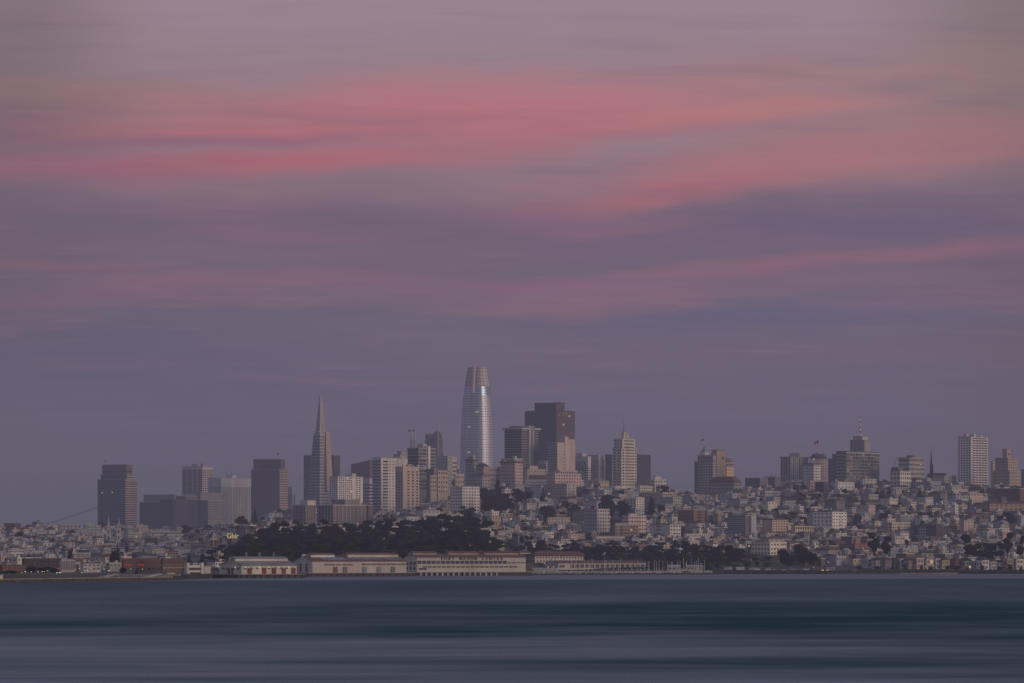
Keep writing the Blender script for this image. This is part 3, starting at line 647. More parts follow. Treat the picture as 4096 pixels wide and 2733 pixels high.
t = B('apartment_block', 'long grey apartment house with a steep reddish mansard roof and tall chimneys', 2838, 2935, 2968, 1934, 1975, 'concrete', D=6600, L=G(9, 3, wf=.5, hf=.45), R=G(4, 3, wf=.4, hf=.45))
t.hip(1907, 'r_brown', inset=.22, name='mansard_roof')
for px in (2870, 2900, 2944): t.pent(px - 4, px + 4, 1903, 'tan', 'chimney', z0=Z(1930, 6600))
for px in (2862, 2888, 2920): t.pent(px - 3, px + 3, 1918, 'r_light', 'dormer', z0=Z(1930, 6600))
B('apartment_block', 'low olive grey block on the ridge under a tiny flag', 2982, 3040, 3075, 1914, 1950, 'darkgrey', D=6700, L=G(8, 3, m='glass_b', wf=.5))
t = B('apartment_block', 'low wide dark block with rooftop aerials on the ridge, between two hotels', 3058, 3100, 3126, 1910, 1950, 'darkgrey', D=6720, L=G(6, 3, m='glass_b', wf=.5))
t.pent(3075, 3112, 1906, 'wall_darkgrey'); t.mast(3087, 1890, .25); t.mast(3104, 1888, .25)
t = B('hotel', 'grey hotel with deep vertical recesses and a boxy penthouse, left of the domed roof hotel', 3123, 3162, 3240, 1830, 1926, 'concrete', D=6780,
      L=[FN(4, wf=.35, m='glass_b'), G(4, 11, wf=.25, hf=.4, m='glass_a')], R=[FN(3, wf=.14, m='glass_blue', z1=.93), G(9, 10, wf=.3, hf=.35, m='glass_c')], over=1.0)
t.pent(3162, 3226, 1811, 'concrete')
t = B('hotel', 'pinkish hotel with a dark domed mansard roof', 3239, 3262, 3314, 1838, 1930, 'pinkish', D=6800, R=G(5, 9, wf=.3, hf=.4, m='glass_c'))
t.hip(1815, 'r_dark', inset=.4, name='mansard_roof'); t.pent(3268, 3282, 1811, 'pinkish'); t.pent(3239, 3247, 1816, 'r_dark', 'turret')
flagpole(t, 3276, 1761, 'large flag on a tall pole above the domed mansard hotel', w=17, h=13, z0=Z(1814, 6800))
t = B('apartment_tower', 'white apartment tower with maroon cornice and corner turret, in front of the domed hotel', 3213, 3255, 3287, 1858, 1926, 'white', D=6580,
      L=G(6, 6, wf=.35, hf=.45), R=G(4, 6, wf=.4, hf=.45), over=1.2, rt=1.4, roof='r_red')
t.tier(3238, 3252, 3261, 1834, 'white', roof='r_red', R=G(1, 1)); 
t = B('apartment_block', 'broad brown apartment slab of gridded balconies crowned by a mast tower', 3346, 3386, 3534, 1807, 1928, 'concrete', D=6720,
      L=[G(5, 9, wf=.75, hf=.6, m='glass_b', lit=.01)], R=[G(11, 9, wf=.82, hf=.66, lit=.01, z1=.96, mix=1), BD(9, hf=.07, m='tan', name='balcony', t=.9, z1=.90)], roof='r_dark')
x0, x1, y0, y1, zt = t.tops[0]
t.tier(3413, 3468, 3497, 1759, 'concrete', L=G(4, 4, wf=.3, hf=.35, z0=.2), R=G(3, 4, wf=.6, hf=.45, m='glass_pale', z0=.2), m=6)
t.tier(3424, 3460, 3487, 1743, 'concrete', m=8)
t.pent(3422, 3470, 1791, 'concrete', z0=zt)
x, y = t.local(3454)
for k in range(8):
    za, zb = Z(1740 - (1740 - 1658) * k / 8, 6720), Z(1740 - (1740 - 1658) * (k + 1) / 8, 6720)
    MB().tube((x, y, za), (x, y, zb), 1.2 - k * .12, 1.1 - k * .12).obj('antenna_section', [M('red_paint') if k % 2 else M('mast_white')], t.o)
q = MB()
for row in (1682, 1700, 1716, 1728): q.tube((x - 2.5, y + 2.5, Z(row, 6720)), (x + 2.5, y - 2.5, Z(row, 6720)), .25)
q.obj('antenna_arm', [M('metal_light')], t.o); t.beacon(3454, 1657)
t = B('apartment_block', 'darker stepped wing at the left end of the broad brown slab', 3314, 3350, 3362, 1837, 1925, 'darkgrey', D=6760, L=G(4, 6, wf=.5, hf=.45))
t.tier(3330, 3352, 3364, 1818, 'darkgrey', L=G(3, 2))
crane(3578, 1811, 1833, 3535, 3593, 7300, 'red and white tower crane behind the ridge, right of the broad brown slab')
t = B('office_building', 'banded grey office block with a boxed roof plant, left of the thin church spire', 3596, 3637, 3706, 1832, 1922, 'offwhite', D=6750,
      L=BD(5, hf=.55, m='wall_darkgrey'), R=[BD(5, hf=.45, m='wall_brown'), FN(12, wf=.12, m='offwhite', name='pier', t=.6)], over=1.5, roof='r_light')
t.pent(3631, 3664, 1821, 'wall_charcoal')
x0, x1, y0, y1, zt = t.tops[0]; block('window', 'lit_warm', t.o, x1 * .72, x1 * .79, -.9, 0, Z(1858, 6750), Z(1858, 6750) + .9)
t = B('apartment_block', 'cream hillside block with glassy top floor below the banded grey office block', 3562, 3600, 3650, 1886, 1940, 'cream', D=6500, L=G(3, 3, m='glass_c'), R=G(5, 3, wf=.5, hf=.5, m='glass_c'))
t.tier(3566, 3592, 3614, 1873, 'brown'); t.hip(1868, 'r_red', inset=.4)
def spire_church():
    D = 6700; r = root('church', (X(3730, D), D, gz(3730, D) - 1), 0, 'dark church with a needle thin spire on the ridge', 'church'); g = gz(3730, D) - 1; s = F / D; z = lambda row: Z(row, D) - g
    x = lambda px: (px - 3730) / s
    block('tower', 'wall_charcoal', r, x(3720), x(3733), 0, 4, 0, z(1862))
    q = MB(); q.hull([(x(3720), 0, z(1862)), (x(3733), 0, z(1862)), (x(3733), 4, z(1862)), (x(3720), 4, z(1862))], [(x(3722), 1, z(1855)), (x(3730), 1, z(1855)), (x(3730), 3, z(1855)), (x(3722), 3, z(1855))])
    q.hull([(x(3722), 1, z(1855)), (x(3729.5), 1, z(1855)), (x(3729.5), 3, z(1855)), (x(3722), 3, z(1855))], [(x(3724), 1.9, z(1800)), (x(3725), 1.9, z(1800)), (x(3725), 2.2, z(1800)), (x(3724), 2.2, z(1800))]); q.obj('spire', [M('r_dark')], r)
    MB().tube((x(3724.5), 2, z(1800)), (x(3724.5), 2, z(1788)), .2).obj('finial', [M('metal_dark')], r)
    block('wall', 'wall_charcoal', r, x(3711), x(3788), 4.5, 16, 0, z(1906))
    q = MB(); q.hull([(x(3710), 4, z(1906)), (x(3790), 4, z(1906)), (x(3790), 16.5, z(1906)), (x(3710), 16.5, z(1906))], [(x(3713), 10, z(1893)), (x(3786), 10, z(1893)), (x(3786), 10.5, z(1893)), (x(3713), 10.5, z(1893))]); q.obj('roof', [M('r_dark')], r)
    for i in range(2): block('belfry_opening', 'glass_pale', r, x(3722.5 + 5 * i), x(3724.5 + 5 * i), -.3, 0, z(1880), z(1866))
    BOXES.append((3711, 3790, 1856, 1915, D))
spire_church()
B('apartment_block', 'plain cream block at the foot of the church with the needle spire', 3732, 3778, 3833, 1905, 1930, 'offwhite', D=6640, R=G(4, 2, wf=.3, hf=.3), L=G(4, 2, m='glass_c', wf=.4, hf=.3), roof='r_light')
t = B('apartment_tower', 'tall white gridded slab tower with thin balconies, on the right side of the ridge', 3833, 3885, 3961, 1749, 1945, 'white', D=6650,
      L=[G(5, 20, wf=.5, hf=.5, m='glass_c', x0=.02, x1=.98, max=100)], R=[G(5, 20, wf=.82, hf=.48, x0=.06, x1=.97, m='glass_b', lit=.004, max=100), BD(20, hf=.1, m='r_white', name='balcony', t=1.6, z0=-.025, z1=.975)], roof='r_light')
t.pent(3855, 3877, 1737, 'offwhite'); t.pent(3886, 3910, 1736, 'offwhite'); t.pent(3920, 3940, 1742, 'offwhite')
for px in (3838, 3955): t.mast(px, 1739, .25)
t = B('apartment_tower', 'stepped tan apartment tower right of the tall white slab tower', 3974, 4038, 4089, 1886, 1952, 'tan', D=6600, L=G(8, 5, wf=.35, hf=.4, m='glass_b'), R=G(5, 5, wf=.35, hf=.4, m='glass_c'))
t.tier(3984, 4033, 4077, 1833, 'tan', L=G(6, 5, wf=.35, hf=.4, m='glass_b'), R=G(4, 5, wf=.35, hf=.4, m='glass_c'), m=1.5)
t.tier(4013, 4030, 4047, 1799, 'tan', R=G(1, 1, wf=.3, hf=.2), m=5)
B('apartment_tower', 'slim tan block between the white slab tower and the stepped tan tower', 3963, 3972, 3984, 1848, 1950, 'tan', D=6760, R=G(2, 8, wf=.4, hf=.35, m='glass_c'))
B('apartment_block', 'grey olive block cut by the right edge of the picture on the ridge', 4086, 4100, 4125, 1880, 1955, 'darkgrey', D=6680, R=G(3, 4))
# ------------------------------------------------------------------ hillside blocks, nearer
B('apartment_block', 'wide brown brick block low on the ridge under the stepped tan tower', 3984, 4080, 4112, 1956, 2005, 'oxblood', L=G(10, 3, wf=.4, hf=.4), roof='r_light')
B('school', 'long ochre school building with big window groups near the right edge', 3900, 3960, 4140, 2015, 2044, 'ochre', a=60, L=G(4, 2, wf=.3, hf=.5), R=G(9, 2, wf=.55, hf=.55, m='glass_c'), over=1, roof='r_brown', cat='school')
t = B('apartment_block', 'white eight storey block with a neat grid of windows, above the dark wooded hill', 1800, 1850, 1917, 1949, 2062, 'white', L=G(5, 9, wf=.45, hf=.42, m='glass_b'), R=G(6, 9, wf=.45, hf=.38, m='glass_b', z0=.02), roof='r_white')
t.pent(1826, 1842, 1944, 'offwhite'); t.pent(1860, 1884, 1944, 'r_light')
for lab, xl, xc, xr, yt, yb, w in (('dark balcony block with pale columns, left half, above the wooded hill', 1168, 1220, 1262, 2022, 2108, 'darkgrey'), ('wide dark balcony block with lit pale columns, right half, above the wooded hill', 1266, 1330, 1462, 2022, 2116, 'darkgrey')):
    t = B('apartment_block', lab, xl, xc, xr, yt, yb, w, a=45, L=[BD(7, hf=.55, m='glass_b'), FN(5, wf=.08, m='offwhite', name='column', t=.8)], R=[BD(7, hf=.5, m='glass_c'), FN(6 if xr < 1300 else 9, wf=.09, m='beige', name='column', t=.8)], roof='r_light')
    if xr < 1300: t.pent(1198, 1262, 2002, 'beige')
    else: t.pent(1322, 1437, 1997, 'darkgrey'); t.pent(1425, 1440, 1994, 'beige', z0=t.tops[0][4])
B('apartment_block', 'brown end block at the right of the wide dark balcony block', 1462, 1474, 1492, 2024, 2095, 'brown', a=45, R=G(1, 6, wf=.3, hf=.3))
MID = [
 ('grey windowless block among trees right of the white eight storey block', 2122, 2165, 2178, 1945, 2001, 'grey', G(5, 5, wf=.3, hf=.35, m='glass_c'), None, 'r_light', ()),
 ('narrow tan house block beside the conical tree, below the pink hilltop flats', 2174, 2178, 2202, 1950, 2000, 'beige', None, G(2, 5, wf=.5, hf=.4), 'r_grey', ()),
 ('grey and cream block with two stacks of bay windows, below the pink hilltop flats', 2203, 2267, 2306, 1937, 2005, 'concrete', G(7, 6, wf=.3, hf=.35, m='glass_c'), G(2, 6, wf=.35, hf=.6, m='glass_pale'), 'r_grey', ()),
 ('pale pink hilltop apartment block with a crowded roofline', 2187, 2221, 2327, 1896, 1958, 'pinkish', G(4, 5, wf=.4, hf=.45), G(10, 5, wf=.4, hf=.45), 'r_light', ((2215, 2240, 2312, 1883, dict(wall='pinkish', R=G(8, 1))),)),
 ('tan block with a stepped top, between the pale cornice tower and the pink hilltop flats', 2098, 2110, 2182, 1879, 1925, 'beige', None, G(6, 3, wf=.2, hf=.35, m='glass_c'), 'r_light', ((2112, 2120, 2153, 1864, dict(wall='beige')),)),
 ('dark oxblood flat block with a long white wall below it', 2112, 2122, 2187, 1904, 1930, 'oxblood', None, G(5, 2, wf=.3, hf=.3, m='glass_a'), 'r_dark', ()),
 ('long low white building on the slope under the dark oxblood block', 2098, 2104, 2190, 1922, 1946, 'white', None, BD(2, hf=.25, m='glass_c'), 'r_white', ()),
 ('wide grey six storey block with roof boxes, mid slope', 2335, 2388, 2440, 2038, 2136, 'grey', G(6, 7, wf=.35, hf=.4, m='glass_c'), G(5, 7, wf=.4, hf=.4, m='glass_b'), 'r_light', ()),
 ('bluish grey block with a pale right end, left of the conical tree', 2460, 2541, 2578, 2036, 2082, 'bluegrey', G(8, 3, wf=.35, hf=.3, m='glass_c'), G(3, 3, wf=.4, hf=.35), 'r_light', ()),
 ('pale lilac block with a white string course under its top floor', 2490, 2514, 2588, 2064, 2140, 'pinkish', G(3, 5, wf=.4, hf=.4, m='glass_c'), [G(7, 5, wf=.45, hf=.4, m='glass_b'), BD(1, hf=.03, z0=.6, z1=.9, m='r_white', name='string_course', t=.7)], 'r_light', ((2514, 2520, 2550, 2057, dict(wall='white')),)),
 ('tan flat block with rows of small windows and a red downpipe, above the shoreline trees', 2453, 2462, 2555, 2101, 2152, 'tan', G(1, 4), [G(8, 4, wf=.45, hf=.4), G(1, 1, x0=.24, x1=.27, wf=.6, hf=1, m='red_paint', name='downpipe')], 'r_light', ((2455, 2462, 2510, 2095, dict(wall='tan')),)),
 ('pale block with plain grey flank and bright gridded right end, above the shoreline trees', 2599, 2680, 2726, 2098, 2156, 'offwhite', [G(1, 4, x0=.3, x1=.6, wf=.6, hf=.3, m='glass_c')], G(4, 4, wf=.5, hf=.42), 'r_dark', ()),
 ('dark brick block with an orange brick end and open balconies', 2714, 2775, 2823, 2042, 2100, 'redbrown', G(6, 4, wf=.3, hf=.3), [G(1, 5, x0=.3, x1=.7, wf=.9, hf=.55, m='glass_a', name='balcony_recess')], 'r_grey', ((2775, 2776, 2822, 2037, dict(wall='redbrown', z0=20)),)),
 ('brown grey block with cream upper end on the upper slope', 2564, 2651, 2690, 1972, 2000, 'tan', None, G(4, 2, wf=.4, hf=.4), 'r_light', ()),
 ('grey green block with a white gridded end, below the brown grey block', 2623, 2692, 2731, 1990, 2034, 'green', G(8, 4, wf=.4, hf=.3, m='glass_c'), G(4, 4, wf=.5, hf=.4), 'r_light', ()),
 ('stepped cream apartment house right of the dark spreading tree', 2494, 2544, 2579, 1996, 2040, 'cream', G(4, 4, wf=.5, hf=.45), G(3, 5, wf=.4, hf=.4), 'r_light', ((2540, 2548, 2578, 1990, dict(wall='cream')),)),
 ('cream row of flats near the ridge under the dark ribbed slab', 2544, 2560, 2612, 1946, 1972, 'cream', None, G(7, 2, wf=.4, hf=.4, m='glass_c'), 'r_light', ()),
 ('grey glass slab with an olive end wall and a tall tan fin', 2911, 2980, 3028, 2064, 2152, 'bluegrey', G(10, 10, wf=.65, hf=.55, m='glass_b', lit=.01), [FN(1, x0=.28, x1=.55, wf=.9, m='glass_b'), G(1, 1, x0=.0, x1=.25, wf=1, hf=1, m='wall_brown', name='end_wall')], 'r_grey', ((3005, 3009, 3029, 2058, dict(wall='tan', z0=6, name='side_fin')),)),
 ('brown grey six storey block with rooftop terrace, right of the grey glass slab', 3050, 3089, 3159, 2080, 2142, 'tan', None, G(6, 6, wf=.4, hf=.4, m='glass_b'), 'r_dark', ((3050, 3089, 3144, 2077, dict(wall='tan', roof='r_dark')),)),
 ('bright white seven storey block with a bluish flank and fire escapes', 3254, 3330, 3393, 2047, 2122, 'white', [G(5, 5, wf=.35, hf=.35, m='glass_b'), BD(1, hf=.03, z0=.5, z1=.9, m='r_light', t=.7)], [G(5, 6, wf=.35, hf=.38), G(1, 5, x0=.5, x1=.64, wf=.9, hf=.1, m='metal_dark', name='fire_escape', t=1.2)], 'r_dark', ()),
 ('yellowish terrace of dormered houses in front of the bright white block', 3165, 3180, 3264, 2104, 2140, 'yellow', None, G(8, 2, wf=.5, hf=.55), 'r_dark', ()),
 ('cream four storey corner block on the flat just behind the shoreline trees', 3007, 3080, 3153, 2170, 2222, 'cream', G(6, 3, wf=.4, hf=.4, m='glass_b'), [G(3, 3, x0=.02, x1=.55, wf=.4, hf=.4), G(5, 3, x0=.6, x1=.98, wf=.5, hf=.45, m='glass_c')], 'r_light', ()),
 ('terracotta red building with stepped wings near the right shore', 3360, 3420, 3500, 2178, 2212, 'redbrown', G(4, 1, wf=.3, hf=.4, m='glass_a'), G(3, 1, wf=.5, hf=.4, m='glass_c'), 'r_red', ((3418, 3424, 3442, 2158, dict(wall='redbrown')),)),
 ('dark block with two white gridded bays near the right edge', 3657, 3745, 3838, 2106, 2152, 'charcoal', [G(1, 1, x0=.22, x1=.55, wf=1, hf=.94, m='r_white', name='bay_front', lit=0), G(3, 4, x0=.22, x1=.55, wf=.68, hf=.66, m='glass_a', name='bay_window', t=.7)], [G(1, 1, x0=.62, x1=1, wf=1, hf=.94, m='r_white', name='bay_front', lit=0), G(3, 4, x0=.62, x1=1, wf=.7, hf=.66, m='glass_a', name='bay_window', t=.7)], 'r_dark', ()),
 ('lilac grey block with a few windows, right of the dark block with white bays', 3839, 3857, 3900, 2085, 2150, 'pinkish', None, G(3, 6, wf=.4, hf=.28, m='glass_c'), 'r_light', ()),
 ('long beige block with twin window rows, left of the dark block with white bays', 3538, 3568, 3652, 2092, 2126, 'beige', G(2, 3), G(8, 3, wf=.45, hf=.35), 'r_light', ()),
 ('grey rooftop block high on the slope below the domed hotel', 3228, 3240, 3312, 1926, 1966, 'pinkish', None, G(5, 3, wf=.4, hf=.4), 'r_light', ()),
 ('dark block in the shade below the broad brown slab', 3262, 3295, 3318, 1930, 1975, 'charcoal', G(3, 3), G(3, 3), 'r_dark', ()),
 ('white stepped house block under the broad brown slab', 3340, 3352, 3420, 1930, 1968, 'white', None, G(5, 3, wf=.35, hf=.3, m='glass_c'), 'r_light', ()),
 ('pair of white cube houses on the ridge under the broad brown slab', 3444, 3452, 3508, 1918, 1940, 'white', None, G(4, 2, wf=.35, hf=.4), 'r_light', ()),
 ('green grey terraced flats mid slope with an orange lit stair', 3452, 3476, 3522, 1980, 2016, 'green', None, [G(4, 3, wf=.4, hf=.4), G(1, 1, x0=.6, x1=.68, wf=.9, hf=.6, m='lit_dim')], 'r_grey', ()),
 ('pink upright house mid slope, below the cream hillside block', 3578, 3584, 3608, 1960, 1996, 'pinkish', None, G(3, 3, wf=.4, hf=.4), 'r_light', ()),
 ('white modernist house with ribbon windows, top of the slope below the setback tower', 2455, 2462, 2488, 1946, 1966, 'white', None, G(2, 1, wf=.3, hf=.4), 'r_white', ()),
 ('white flat topped house with dark windows in the middle of the right slope', 3130, 3140, 3184, 2006, 2030, 'white', None, G(4, 2, wf=.5, hf=.4, m='glass_a'), 'r_light', ()),
 ('wide grey terrace with cream end, high on the slope left of the domed hotel', 3040, 3060, 3128, 1966, 1995, 'grey', G(2, 2), G(6, 2, wf=.4, hf=.4, m='glass_c'), 'r_light', ()),
 ('cream terraced houses with a dark roof garden on the lower slope', 2185, 2192, 2281, 2072, 2106, 'beige', None, G(7, 3, wf=.35, hf=.35), 'r_light', ()),
 ('black timbered block with no visible windows on the lower slope', 2281, 2290, 2334, 2046, 2082, 'charcoal', None, G(3, 2, m='glass_a', wf=.3, hf=.2), 'r_dark', ()),
 ('long white terrace just above the shoreline trees, below the tan flat block', 2376, 2384, 2500, 2147, 2166, 'white', None, G(12, 1, wf=.4, hf=.4, m='glass_c'), 'r_light', ()),
 ('row of cream bay windowed houses left of the grey glass slab', 2736, 2744, 2852, 2138, 2160, 'cream', None, G(12, 2, wf=.4, hf=.4), 'r_light', ()),
 ('sky blue house with a curved gable below the wooded slope', 2034, 2040, 2060, 2088, 2104, 'lightblue', None, G(2, 1, wf=.35, hf=.45), 'r_blue', ()),
 ('orange house with white trim left of the sky blue house', 1968, 1972, 1992, 2088, 2112, 'orange', None, G(2, 2, wf=.4, hf=.35), 'r_brown', ()),
 ('white house with four dark ribbon windows right of the white eight storey block', 1988, 2012, 2036, 2002, 2040, 'white', G(2, 2, wf=.4), BD(3, hf=.45, m='glass_a'), 'r_white', ()),
 ('tall narrow brick house above the lilac block', 2440, 2446, 2462, 2032, 2062, 'brown', None, G(2, 3), 'r_light', ()),
 ('wide pinkish parish building with a strip of windows below the twin spires', 372, 380, 460, 2176, 2196, 'pinkish', None, G(8, 1, wf=.6, hf=.4, m='glass_c'), 'r_light', ()),
 ('grey warehouse block on the left waterfront slope behind the bare wall', 310, 318, 374, 2180, 2202, 'grey', None, G(5, 1, m='glass_c'), 'r_grey', ()),
 ('blank white wall building right of the yellow arched house near the left shore', 690, 700, 760, 2198, 2222, 'offwhite', None, None, 'r_light', ()),
 ('yellow house with arched windows near the left shore', 664, 670, 712, 2207, 2234, 'yellow', None, G(4, 2, wf=.45, hf=.5), 'r_red', ()),
 ('long white flat roofed building under the navy glass block', 592, 600, 734, 2126, 2152, 'offwhite', None, [BD(2, hf=.3, m='glass_a'), G(8, 2, wf=.3, hf=.3)], 'r_white', ()),
 ('grey apartment block left of the long white flat roofed building', 500, 512, 566, 2134, 2162, 'grey', None, G(6, 3, wf=.4, hf=.4, m='glass_c', lit=.08), 'r_light', ()),
 ('pale green and pink pair of flats left of the twin spired church', 344, 350, 402, 2104, 2136, 'palegreen', None, [G(4, 3, wf=.5, hf=.35, m='glass_b')], 'r_light', ()),
 ('brown box house on the skyline near the left edge', 14, 58, 80, 2096, 2124, 'brown', None, G(2, 2, wf=.4, hf=.4), 'r_dark', ()),
 ('grey flat house on the skyline under the bridge cable', 228, 236, 320, 2101, 2124, 'grey', None, G(6, 2, m='glass_b'), 'r_light', ()),
 ('cream block facing right on the left slope', 190, 196, 218, 2122, 2146, 'cream', None, None, 'r_grey', ()),
 ('white twin house block low on the left slope with dark windows', 36, 42, 92, 2200, 2226, 'white', None, G(6, 2, wf=.5, hf=.4), 'r_light', ()),
 ('plain pale square house beside the white twin house block', 94, 98, 120, 2200, 2220, 'pinkish', None, None, 'r_light', ()),
 ('long pale house with four windows low on the left slope', 120, 126, 184, 2204, 2222, 'offwhite', None, G(4, 1, wf=.35, hf=.4, m='glass_c'), 'r_light', ()),
 ('white colonnaded building low on the left slope', 262, 270, 356, 2214, 2240, 'white', None, G(5, 2, wf=.65, hf=.6, m='glass_c'), 'r_white', ()),
]
for lab, xl, xc, xr, yt, yb, w, L_, R__, rf, tiers in MID:
    B('apartment_block', lab, xl, xc, xr, yt, yb, w, L=L_, R=R__, roof=rf, tiers=tiers, a=(31 if xr - xl > 0 and xc - xl > 14 else 62))
# ------------------------------------------------------------------ piers and long sheds on the waterfront
def pier(label, corner_px, D, a, u0, u1, v0, v1, top=3.4, arches=None):
    a = math.radians(a); r = root('pier', (X(corner_px, D), D, 0), PI / 2 - a, label, 'pier')
    block('deck', 'concrete', r, u0, u1, v0, v1, top - .5, top)
    block('sea_wall', 'wall_darkbrown', r, u0 + .6, u1 - .6, v0 + .8, v1 - .8, -3, top - .5)
    if arches:
        n, xa, xb = arches
        for k in range(n + 1):
            u = xa + (xb - xa) * k / n; block('pile', 'concrete', r, u - .8, u + .8, v0 - .3, v0 + .9, -3, top - .5)
    else:
        n = int((u1 - u0) / 6)
        for k in range(n): 
            u = u0 + (u1 - u0) * (k + .5) / n; block('pile', 'trunk', r, u - .3, u + .3, v0 + .2, v0 + .9, -3, top - .6)
    return r
def shed(label, xl, xc, xr, ypk, yev, yb, D, a, wall, roofm, wins, gwins, monitor=None, extra=None, gwall=None):
    b = B('warehouse', label, xl, xc, xr, yev, yb, wall, D=D, a=a, R=wins, L=gwins, roof=None, zbot=3.3, cat='warehouse')
    x0, x1, y0, y1, zt = b.tops[0]; zp = Z(ypk, D + (y1 * .5) * b.sa); ym = y1 / 2
    q = MB(); e = .05
    q.hull([(x0 + .02, y0 + .1, zt - .2), (x1 - .1, y0 + .1, zt - .2), (x1 - .1, y1 - .1, zt - .2), (x0 + .02, y1 - .1, zt - .2)], [(x0 + .02, ym - .1, zp - .5), (x1 - .1, ym - .1, zp - .5), (x1 - .1, ym + .1, zp - .5), (x0 + .02, ym + .1, zp - .5)])
    q.obj('gable', [M(gwall or wall)], b.o)
    q = MB(); o_ = .7
    for s_ in (0, 1):
        ya = y0 - o_ if s_ == 0 else y1 + o_
        za = zt - .25
        q.hull([(x0 - .5, ya, za), (x1 + .5, ya, za), (x1 + .5, ym, zp - .25), (x0 - .5, ym, zp - .25)][::(1 if s_ == 0 else -1)], [(x0 - .5, ya, za + .5), (x1 + .5, ya, za + .5), (x1 + .5, ym, zp + .25), (x0 - .5, ym, zp + .25)][::(1 if s_ == 0 else -1)])
    q.obj('roof', [M(roofm)], b.o)
    if monitor:
        for (ua, ub, mm, hh) in monitor:
            xa, xb = x0 + (x1 - x0) * ua, x0 + (x1 - x0) * ub; w = y1 * .17
            block('roof_monitor', mm, b.o, xa, xb, ym - w, ym + w, zp - 2.0, zp + hh)
            q = MB(); q.hull([(xa - .6, ym - w - .8, zp + hh), (xb + .6, ym - w - .8, zp + hh), (xb + .6, ym + w + .8, zp + hh), (xa - .6, ym + w + .8, zp + hh)], [(xa, ym - .2, zp + hh + 1.6), (xb, ym - .2, zp + hh + 1.6), (xb, ym + .2, zp + hh + 1.6), (xa, ym + .2, zp + hh + 1.6)])
            q.obj('monitor_roof', [M('r_red' if roofm == 'r_red' else 'r_grey')], b.o)
    x_, y_ = .6, ym
    block('gable_cap', 'pale_concrete', b.o, -.9, 1.2, ym - 1.6, ym + 1.6, zp - 2.4, zp + 1.4)
    return b
pier('dark pier apron carrying the shed with red doors', 966, 4470, 60, -6, 57, -5, 44)
s1 = shed('long low cream shed with red doors and a row of lit lamps', 870, 966, 1182, 2238, 2262, 2296, 4470, 60, 'cream', 'r_grey',
          [G(9, 1, x0=.02, x1=.98, z0=.48, z1=.72, wf=.42, hf=.9, m='glass_b', bias=0)], [G(4, 1, x0=.04, x1=.96, z0=.45, z1=.7, wf=.6, hf=.9, m='glass_c')],
          monitor=[(.02, .97, 'offwhite', .8)], gwall='offwhite')
x0, x1, y0, y1, zt = s1.tops[0]
for u in (.11, .375, .55, .73, .905): block('door', 'door_red', s1.o, x1 * u, x1 * u + 3.6, -.5, 0, 3.4, 3.4 + (zt - 3.4) * .68)
for u in (.38, .54): block('door', 'door_red', s1.o, -.5, 0, y1 * (1 - u) - 3.6, y1 * (1 - u), 3.4, 3.4 + (zt - 3.4) * .62)
for u in (.05, .30, .47, .65, .83): 
    block('lamp', 'lit_green', s1.o, x1 * u, x1 * u + 1.5, -1.0, -.4, 3.4 + (zt - 3.4) * .73, 3.4 + (zt - 3.4) * .73 + .6)
block('lamp', 'lit_green', s1.o, -1.0, -.4, y1 * .24, y1 * .24 + 1.6, 3.4 + (zt - 3.4) * .72, 3.4 + (zt - 3.4) * .72 + .6)
for u in (.28, .52, .78): MB().tube((x1 * u, y1 / 2, zt + 7), (x1 * u, y1 / 2, zt + 10.5), .8, 1.0, 8).obj('roof_vent', [M('verdigris')], s1.o)
pier('dark pier apron carrying the windowless cream shed', 1250, 4690, 62, -6, 94, -5, 44)
s2 = shed('long cream shed with few doors and blue grey panels on a red roof', 1170, 1250, 1622, 2224, 2245, 2290, 4690, 62, 'cream', 'r_red',
          [G(5, 1, x0=.12, x1=.43, z0=.55, z1=.78, wf=.8, hf=.6, m='glass_c'), G(9, 1, x0=.52, x1=1, z0=.58, z1=.80, wf=.8, hf=.65, m='glass_c')],
          [G(2, 1, x0=.2, x1=.85, z0=.5, z1=.8, wf=.35, hf=.5, m='glass_a'), G(2, 1, x0=.2, x1=.85, z0=.0, z1=.5, wf=.3, hf=1, m='door_red', name='door')],
          monitor=[(.05, .30, 'r_white', 1.0), (.44, .98, 'beige', 1.2)], gwall='grey')
x0, x1, y0, y1, zt = s2.tops[0]
for u, m_ in ((.22, 'door_red'), (.325, 'glass_b'), (.53, 'glass_blue'), (.685, 'glass_blue'), (.835, 'glass_b')):
    block('door', m_, s2.o, x1 * u, x1 * u + 3.8, -.5, 0, 3.4, 3.4 + (zt - 3.4) * .50)
zp = Z(2224, 4690 + y1 * .5 * s2.sa)
for ua, ub in ((.13, .38), (.40, .78), (.80, .995)):
    q = MB(); t0, t1 = .12, .62; za, zb_ = zt + (zp - zt) * t0 + .45, zt + (zp - zt) * t1 + .45
    q.poly([(x1 * ua, y1 / 2 * t0, za), (x1 * ub, y1 / 2 * t0, za), (x1 * ub, y1 / 2 * t1, zb_), (x1 * ua, y1 / 2 * t1, zb_)]); q.obj('solar_panel', [M('r_blue')], s2.o)
